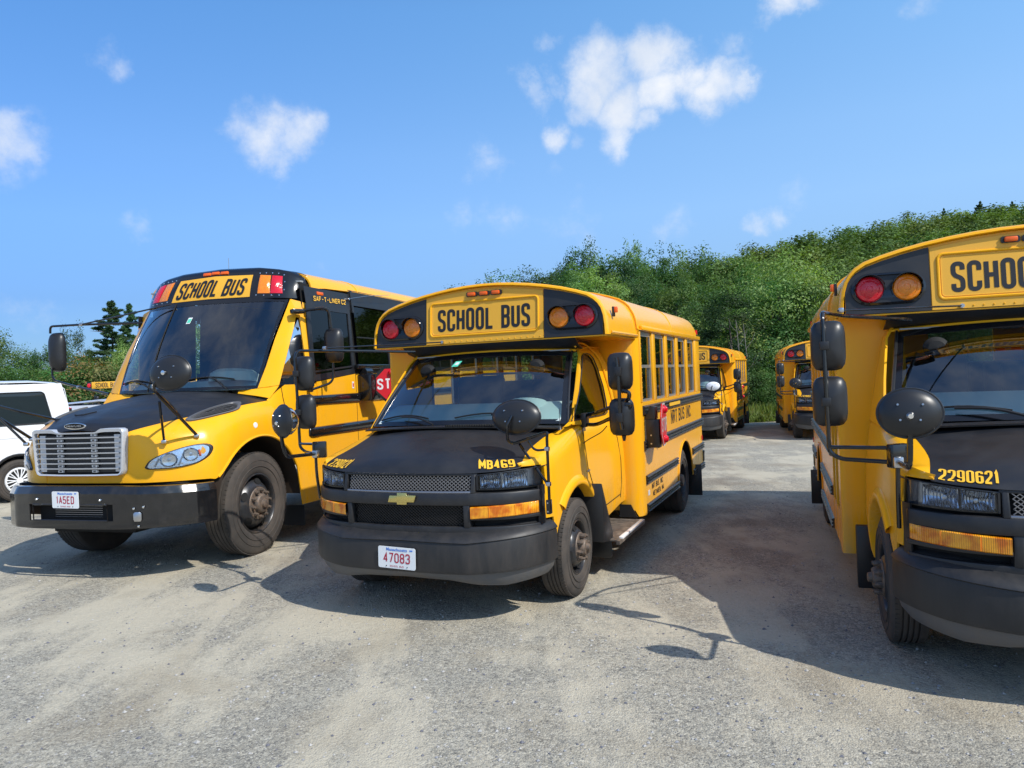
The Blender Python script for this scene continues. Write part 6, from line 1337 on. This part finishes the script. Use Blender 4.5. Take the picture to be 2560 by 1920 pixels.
x, y, h = at_px(1374, 62, 528); tree('light', x, y, h, 'thin pale treetop poking above the wood just right of the tallest leafy treetop', 'tree', None, .6)
# left side
x, y, h = at_px(246, 44, 656); tree('pine', x, y, h, 'tall dark layered pine behind the white van and left mirror of the big bus', 'tree', None, 1.25, 'pine_tree')
x, y, h = at_px(285, 47, 662); tree('pine', x, y, h, 'second dark pine with a small top sprig, close behind the big bus windshield', 'tree', None, .9, 'pine_tree')
x, y, h = at_px(198, 34, 776); tree('rust', x, y, h, 'rust-tinged bush with reddish leaves beside the pine', 'shrub', None, 1.25, 'rust_coloured_bush')
x, y, h = at_px(158, 37, 712); tree('near1', x, y, h, 'slender pale sapling directly left of the layered pine', 'tree', None, .55, 'sapling')
x, y, h = at_px(284, 40, 745); tree('near2', x, y, h, 'yellow-green bush in front of the pines beside the big bus windshield', 'shrub', None, .7, 'leafy_bush')
px = -190
while px < 900:
    dep = jr(37, 46); x, y, h = at_px(px, dep, pl(px, [-200, 0, 20, 60, 110, 190, 320, 400, 900], [700, 732, 735, 765, 752, 778, 738, 692, 690]) + jr(-6, 20)); tree(random.choice(['near1', 'near2', 'near3']), x, y, h, 'green leafy tree in the hedge line behind the vans and the big bus', 'tree', 'trees of the left hedge line', jr(.8, 1.1)); ROWS.append(('hedge', px, 'hedge', LAST[0])); px += jr(30, 52)
px = -200
while px < 900:
    dep = jr(33, 36); x, y, h = at_px(px, dep, 800 + jr(-15, 15)); tree('shrub', x, y, h, 'green shrub at the foot of the hedge line on the left', 'shrub', 'shrubs of the left hedge line', jr(1.1, 1.5), 'shrub'); ROWS.append(('hedge foot', px, 'shrub', LAST[0])); px += jr(34, 52)
for pxx in (1598, 1614):  # two bare dead saplings
    x, y, h = at_px(pxx, 29.5, 690 + (pxx - 1598) * .6); d = empty('dead_sapling', (x, y, float(ground_z(x, y)))); tag(d, 'bare grey dead sapling left of its twin' if pxx == 1598 else 'forked bare grey dead sapling, the right one of two', 'tree')
    MB().tube([V(0, 0, -.1), V(.05, 0, h * .5), V(-.08, 0, h)], .03, 5, rr=[.028, .02, .008]).build('trunk', DEADW, d)
    for q in range(4): z = h * (.5 + .12 * q); MB().tube([V(0, 0, z), V((-1) ** q * .25, .05, z + .3), V((-1) ** q * .35, 0, z + .6)], .008, 4).build('branch', DEADW, d)
# every tree of a row is told apart by its look and by what it stands behind
PLACES = [(-400, -5, 'beyond the left edge of the view'), (-5, 150, 'behind the white van'), (150, 330, 'left of the big bus windshield'), (330, 600, 'behind the big bus windshield'), (600, 885, 'behind the side of the big bus'), (885, 1000, 'over the rear roof of the big bus'), (1000, 1180, 'above the sign of the centre minibus'), (1180, 1330, 'above the front roof of the centre minibus'), (1330, 1500, 'above the side windows of the centre minibus'), (1500, 1615, 'above the far minibus nearest the centre one'), (1615, 1690, 'in the gap between the two far minibuses'), (1690, 1775, 'above the right far minibus'), (1775, 2500, 'hidden or half hidden behind the nearest minibus')]
LOOK = {'broad1': 'round green tree', 'broad2': 'dark narrow tree', 'broad3': 'wide green tree', 'light': 'pale slender tree', 'pine2': 'dark conifer', 'near1': 'bushy green tree', 'near2': 'loose yellowish tree', 'near3': 'dark upright tree', 'shrub': 'green shrub', 'hedge': 'green tree'}
RN = {'back row': 'back row', 'middle row': 'middle row', 'front row': 'grass-edge row', 'shrub row': 'shrub row', 'hedge': 'left hedge', 'hedge foot': 'hedge foot'}
ORD = 'first second third fourth fifth sixth seventh eighth ninth tenth eleventh twelfth thirteenth fourteenth fifteenth sixteenth seventeenth eighteenth nineteenth twentieth'.split()
cnt = {}
for row, px_, k_, ob in ROWS:
    pc = [p for a, b_, p in PLACES if a <= px_ < b_][0].replace('hidden or half hidden ', '').replace('far minibus nearest the centre one', 'left far minibus').replace('in the gap between the two far minibuses', 'between the two far minibuses'); key = (row, pc, LOOK[k_]); n_ = cnt.get(key, 0); cnt[key] = n_ + 1
    ob['label'] = f'{ORD[min(n_, 19)]} {LOOK[k_]} of the {RN[row]}, {pc}'
# far wooded hillside: one mass
def hill_wood():
    Vv = []; Cc = []; n = 0
    for i in range(60000):
        if n >= 1150: break
        y = 74 + 150 * RNG.random() ** .9; t = -.02 + .88 * RNG.random(); x = t * y; z = float(ground_z(x, y))
        if z < 1.2 + 2.0 * RNG.random(): continue
        n += 1; h = 6.8 + 3.4 * RNG.random(); w = h * (.36 + .15 * RNG.random()); pine = RNG.random() < .13; tone = .62 + .62 * RNG.random(); hue = 1 + .12 * RNG.normal()
        if pine: h *= 1.08; w *= .75; tone *= .85
        per = int(46 * (120 / y) ** .5); ncl = 10
        for k in range(ncl):
            a = RNG.random() * 6.28; f = .25 + .75 * RNG.random(); rr = w * (math.sin(PI * min(1, f * .93)) ** .6 if not pine else (1.05 - f)) * (.5 + .5 * RNG.random()); cr = w * .38
            lv = leaves(np.array([x + math.cos(a) * rr, y + math.sin(a) * rr, z + h * f - cr * .3]), np.array([cr * 1.2, cr * 1.2, cr * .75]), per, .30 + .0015 * y, .4, .7, core=np.array([x, y, z + h * .45]), bw=1.5); Vv.append(lv)
            tt = tone * (.8 + .4 * RNG.random()); m_ = len(lv) // 4; Cc.append(np.stack([tt * hue * np.ones(m_), tt * np.ones(m_), tt * .95 * np.ones(m_)], 1) * (.75 + .5 * RNG.random((m_, 1))))
    o = bpy.data.objects.new('wooded_hillside', cloud_mesh('wooded_hillside', np.concatenate(Vv), 4, HILL, np.concatenate(Cc))); COL.objects.link(o); tag(o, 'dense green woodland covering the hill at the back right', 'woodland', kind='stuff')
hill_wood()
for pxx, top, w_ in ((2130, 437, .8), (2200, 437, .75), (2165, 450, .7), (2052, 452, .55)):
    x, y, h = at_px(pxx, 185, top); tree('pine', x, y, h, {2130: 'broad dark pine on the hilltop, left of the tallest pair at the right edge', 2200: 'dark pine on the hilltop at the right edge of the view', 2165: 'smaller pine on the hilltop between two taller pines', 2052: 'small dark hilltop tree standing apart left of the pines'}[pxx], 'tree', None, w_ * 1.3, 'pine_tree')
# grass strip
def grass():
    n = 60000; x = RNG.random(n) * 62 - 27; y = 26.1 + 3.6 * RNG.random(n) ** 1.2; x2 = x; z = ground_z(x, y); h = (.22 + .5 * RNG.random(n) ** 2) * (.5 + .5 * smooth(26.1, 27.2, y)); a = RNG.random(n) * 6.28; w = .018 + .02 * RNG.random(n); lx = RNG.normal(size=n) * .13; ly = RNG.normal(size=n) * .13
    p0 = np.stack([x - w * np.cos(a), y - w * np.sin(a), z - .02], 1); p1 = np.stack([x + w * np.cos(a), y + w * np.sin(a), z - .02], 1); p2 = np.stack([x + lx * .4 + w * .7 * np.cos(a), y + ly * .4 + w * .7 * np.sin(a), z + h * .6], 1); p3 = np.stack([x + lx, y + ly, z + h], 1)
    tone = .7 + .6 * RNG.random((n, 1)); c = np.concatenate([tone * (1 + .3 * (RNG.random((n, 1)) < .12)), tone, tone], 1)
    o = bpy.data.objects.new('tall_grass', cloud_mesh('tall_grass', np.stack([p0, p1, p2, p3], 1).reshape(-1, 3), 4, GRASS, c)); COL.objects.link(o); tag(o, 'strip of tall light green grass along the far edge of the lot', 'grass', kind='stuff')
grass()

# trees across the far side of the lot, out of view but mirrored in the dark bus windows
for k in range(22):
    y = -22 + k * 3.6; tree(random.choice(['broad1', 'broad2', 'broad3', 'light']), 44 + jr(-4, 5) - max(0, k - 14) * 1.2, y, jr(7.5, 10), 'leafy tree on the far right side of the lot, mirrored in the dark bus windows', 'tree', 'trees mirrored in the bus windows', jr(.95, 1.3))
# ------------------------------------------------------------------ cars
def build_car(kind_):
    """small van or people carrier. local: x = right (rear of the van), the visible side faces -y, z up; rear end at x = 0"""
    van = kind_ == 'van'; Wd = .86
    SOLID_C[0] = V(-2.2, 0, .8); root = empty('white_compact_van' if van else 'silver_people_carrier', (0, 0, 0))
    top = [(-4.45, .62), (-4.42, .80), (-4.2, .92), (-3.55, 1.12), (-3.30, 1.20), (-2.62, 1.80), (-2.45, 1.88), (-1.6, 1.935), (-.5, 1.925), (-.16, 1.89), (-.05, 1.80), (-.01, 1.5), (0, 1.0), (.03, .8), (.03, .45)] if van else \
          [(-4.75, .55), (-4.72, .75), (-4.5, .90), (-3.7, 1.05), (-3.5, 1.10), (-2.75, 1.62), (-2.5, 1.70), (-1.6, 1.76), (-.7, 1.72), (-.35, 1.62), (-.10, 1.15), (-.02, .95), (.02, .8), (.02, .45)]
    paint = WHITE if van else SILVER
    belt = 1.16 if van else 1.02; wx = (-.80, -3.62) if van else (-.95, -3.85); Rw = .335
    # lower side, with arches
    for s in (-1, 1):
        xs = sorted(set([round(v, 3) for v in np.linspace(-4.4, .02, 30)] + [round(w + .40 * math.cos(a), 3) for w in wx for a in [PI * k / 12 for k in range(13)]])); lo = []
        for x in xs:
            z = .26
            for w in wx:
                d = .40 ** 2 - (x - w) ** 2
                if d > 0: z = max(z, Rw + math.sqrt(d))
            lo.append(z)
        def half(x, z): return (Wd - .10 * max(0, (z - belt) / .8) ** 1.2 - (.035 if z < .4 else 0) - .12 * max(0, (-x - 4.0) / .45) ** 2 - .05 * max(0, (x + .25) / .28) ** 2)
        tz = lambda x: pl(x, [p[0] for p in top], [p[1] for p in top])
        P_ = []
        for t in (0, .25, .5, .75, 1.0): P_.append([V(x, s * half(x, lerp(l, min(belt, tz(x) - .02), t)), lerp(l, min(belt, tz(x) - .02), t)) for x, l in zip(xs, lo)])
        MB().grid(P_).build('body_side', paint, root, solid=.01)
        for w in wx: MB().tube([V(w + .41 * math.cos(a), s * (Wd + .004), Rw + .41 * math.sin(a)) for a in [PI * k / 16 for k in range(17)]], .022 if van else .01, 6).build('arch_trim', BLKP if van else paint, root); MB().grid([[V(w + .40 * math.cos(a), s * q, Rw + .40 * math.sin(a)) for a in [PI * k / 16 for k in range(17)]] for q in (.85, .5)]).build('wheel_well', BLKD, root)
        # upper side with windows let in
        def side(x, z, e=0): return V(x, s * (half(x, z) + e), z)
        xf = lambda z: pl(z, [belt, 1.8 if van else 1.62], [-3.30 if van else -3.45, -2.66 if van else -2.80]); xr = lambda z: pl(z, [belt, 1.5, 1.86], [-.0, -.02, -.10]) if van else pl(z, [belt, 1.60], [-.14, -.42]); zt = 1.86 if van else 1.64
        U = []
        for t in (0, .25, .5, .75, 1): z = lerp(belt - .02, zt, t); U.append([side(lerp(xf(z), xr(z), q), z) for q in np.linspace(0, 1, 16)])
        MB().grid(U).build('upper_side', paint, root, solid=.008)
        wins = [(-2.55, -1.42), (-1.36, -.30)] if van else [(-2.95, -2.05), (-1.98, -1.10), (-1.03, -.42)]
        for a, b in wins:
            z0, z1 = (1.22, 1.73) if van else (1.07, 1.52); r = .07; pts = []
            for cx, cz, a0 in ((b - r, z0 + r, -90), (b - r, z1 - r, 0), (a + r, z1 - r, 90), (a + r, z0 + r, 180)):
                for k in range(5): an = math.radians(a0 + 22.5 * k); pts.append((cx + r * math.cos(an) + (-.07 * (cz > z0 + r) if b > -.5 else 0), cz + r * math.sin(an)))
            w_ = MB().fan([side(x, z, .006) for x, z in pts]).build('side_window', TINTC, root, smooth=False)
            MB().tube([side(x, z, .006) for x, z in pts], .010, 5, closed=True).build('window_seal', BLKP, w_)
        MB().tube([side(xx, z, .002) for xx, z in ((-1.39, .35), (-1.39, 1.80))], .003, 4).build('door_seam', BLKD, root)
    def hw(x, z): return half(x, z)
    rows = [[V(x, lerp(-1, 1, k / 12) * (hw(x, z) + .003) , z - .035 * abs(lerp(-1, 1, k / 12)) ** 4 + .004) for k in range(13)] for x, z in top]
    MB().grid(rows).build('roof_and_ends', paint, root, solid=.01)
    a, b = (top[4], top[5]); MB().grid([[V(lerp(a[0], b[0], t) - .012, q * (hw(a[0], a[1]) - .08), lerp(a[1], b[1], t) + .012) for q in (-1, 0, 1)] for t in (.06, .94)]).build('windshield', TINTC, root, smooth=False)
    for s in (-1, 1):
        if van:
            MB().box((-1.55, s * (Wd + .004), 1.08), (.16, .02, .03)).build('door_handle', WHITE, root, bev=.008); MB().tube([V(-4.1, s * (Wd + .002), .98), V(-.1, s * (Wd + .0), 1.02)], .004, 4).build('side_crease', SILVER, root); MB().tube([V(-.22, s * (Wd - .01), .62), V(-.22, s * (Wd - .01), 1.12)], .003, 4).build('panel_seam', BLKD, root)
        MB().box((.02, s * .72, 1.25), (.05, .12, .40)).build('tail_lamp', RED, root, bev=.02); MB().box((-4.36, s * .66, .80), (.16, .26, .14)).build('headlight', CLEAR, root, bev=.03)
    MB().box((-2.2, 0, .50), (3.9, 1.4, .3)).build('underbody', BLKD, root); MB().box((-2.0, 0, .95), (2.2, 1.2, .5)).build('seats', SEAT, root, bev=.05)
    MB().box((.05, 0, .45), (.10, 1.6, .20)).build('rear_bumper', BLKP, root, bev=.03); MB().box((.012, -.80, 1.40), (.03, .04, .07)).build('door_hinge', BLKP, root)
    # wheels: built in the shared frame and turned to this car's axes
    for w in wx:
        for s in (1, -1):
            hold = make_wheel(root, .84, 0, Rw, .20, .205, s, 'cover'); hold.rotation_euler = (0, 0, -PI / 2); hold.location = (w, 0, 0)
    return root
TINTC = glassmat('car_glass', (.16, .19, .20), 1.0)
van = build_car('van'); van.rotation_euler = (0, 0, math.radians(50)); van.location = (-8.56, 14.22, float(ground_z(-8, 13))); van.scale = (1.06, 1.06, 1.07); tag(van, 'white compact van with dark side windows and silver wheel covers, parked beyond the big bus', 'van')
car = build_car('car'); car.rotation_euler = (0, 0, math.radians(16)); car.location = (-7.9, 18.3, float(ground_z(-9, 18))); tag(car, 'silver people carrier carrying a SCHOOL BUS roof sign, mostly hidden by the big bus', 'car')
car2 = copy_tree(car); car2.name = 'silver_people_carrier'; car2.location = (-9.3, 20.6, float(ground_z(-9, 20))); car2.rotation_euler = (0, 0, math.radians(4)); tag(car2, 'silver car between the white van and the car with the roof sign', 'car')
for c_ in (car, car2): c_['group'] = 'silver cars behind the big bus'
# roof sign
rs = empty('roof_sign', (0, 0, 0)); tag(rs, 'yellow SCHOOL BUS roof sign with red lamps at both ends', 'sign')
bd = MB().box((0, 0, .11), (1.02, .05, .20)).build('sign_board', YEL_DULL, rs, bev=.01); st, tw = text_strips('SCHOOL BUS', .068, .15, .020, .011); lettering('sign_letters', LETB, bd, st, flatmap((-tw / 2, -.0262, .035), (1, 0, 0), (0, 0, 1)))
for s in (-1, 1): MB().lathe([(.065, 0), (.06, .03), (.0, .045)], (s * .60, -.01, .11), (0, -1, 0), 18).build('red_lamp', RED, rs); MB().box((s * .60, .03, .11), (.16, .07, .19)).build('lamp_box', BLKP, rs, bev=.02); MB().box((s * .4, 0, -.03), (.05, .2, .08)).build('mount_foot', BLKP, rs)
rs.scale = (.62, .8, .78); rs.location = (-9.52, 18.0, 2.0 + float(ground_z(-9, 18))); rs.rotation_euler = (0, 0, math.radians(12))

# ------------------------------------------------------------------ the buses
YAW = {'A': .39801605, 'B': .33356893, 'C': .29075412, 'D': .38417, 'E': .28885}
SOLID_C[0] = V(0, 2.6, 1.0); mini, hb = build_minibus()
def put(o, x, y, yaw, z=0.0): o.location = (x, y, z); o.rotation_euler = (0, 0, -yaw)
busB = copy_tree(mini); busD = copy_tree(mini); busE = copy_tree(mini); busG = copy_tree(mini)
for w_ in busB.children_recursive:
    if w_.name.startswith(('inspection_sticker', 'sticker_print')): bpy.data.objects.remove(w_)
put(mini, -.43762, 6.32120, YAW['A']); 
for ch in list(PASS_XV.children): bpy.data.objects.remove(ch)
bpy.data.objects.remove(PASS_XV); oval_mirror(mini, (-.955, -1.05, 1.456), V(-.47, -.88, .06), .330, .245, .055)
tag(mini, 'centre school minibus with matte black hood, fleet number MB469 and plate 47083', 'school bus', 'school minibuses parked nose out')
put(busB, 3.17850, 4.41378, YAW['B']); tag(busB, 'nearest school minibus, cut off by the right edge, hood number 2290621', 'school bus', 'school minibuses parked nose out')
put(busD, 4.7929, 21.0395, YAW['D'], -.178); tag(busD, 'far school minibus partly hidden behind the rear of the centre minibus', 'school bus', 'school minibuses parked nose out')
put(busE, 8.2456, 19.7296, YAW['E'], -.18); tag(busE, 'far school minibus showing behind the mirrors of the nearest minibus', 'school bus', 'school minibuses parked nose out')
put(busG, -14.75, 29.6, .30, -.30); tag(busG, 'distant school minibus almost wholly hidden behind the big bus windshield', 'school bus', 'school minibuses parked nose out')
hood_number(busB, hb, '2290621', -.665, .0335, .110, .0122, .0050, lean=.18); hood_number(mini, hb, '2290121', -.665, .0335, .110, .0122, .0050, lean=.18); hood_number(mini, hb, 'MB469', .675, .040, .112, .0145, .0065, lean=-.42)
hood_number(busE, hb, '2290221', -.658, .0335, .098, .0118, .0050)
license_plate(mini, (-.022, -1.0375, .478), (1, -.02, -.03), (.03, 0, 1), '47083')
for ch in busD.children:
    if ch.name.startswith('crossview_mirror') and ch.data.vertices[0].co.x > 0: ch.material_slots[0].link = 'OBJECT'; ch.material_slots[0].material = WHITE; ch['label'] = 'silver-white backed cross-view mirror'
SOLID_C[0] = V(0, 3.5, 1.5); big = build_big_bus(); put(big, -3.75475, 8.03916, YAW['C']); tag(big, 'full-size school bus with black hood, silver grille and plate 1A5ED at the left', 'school bus')
scn.render.resolution_x = 1024; scn.render.resolution_y = 768
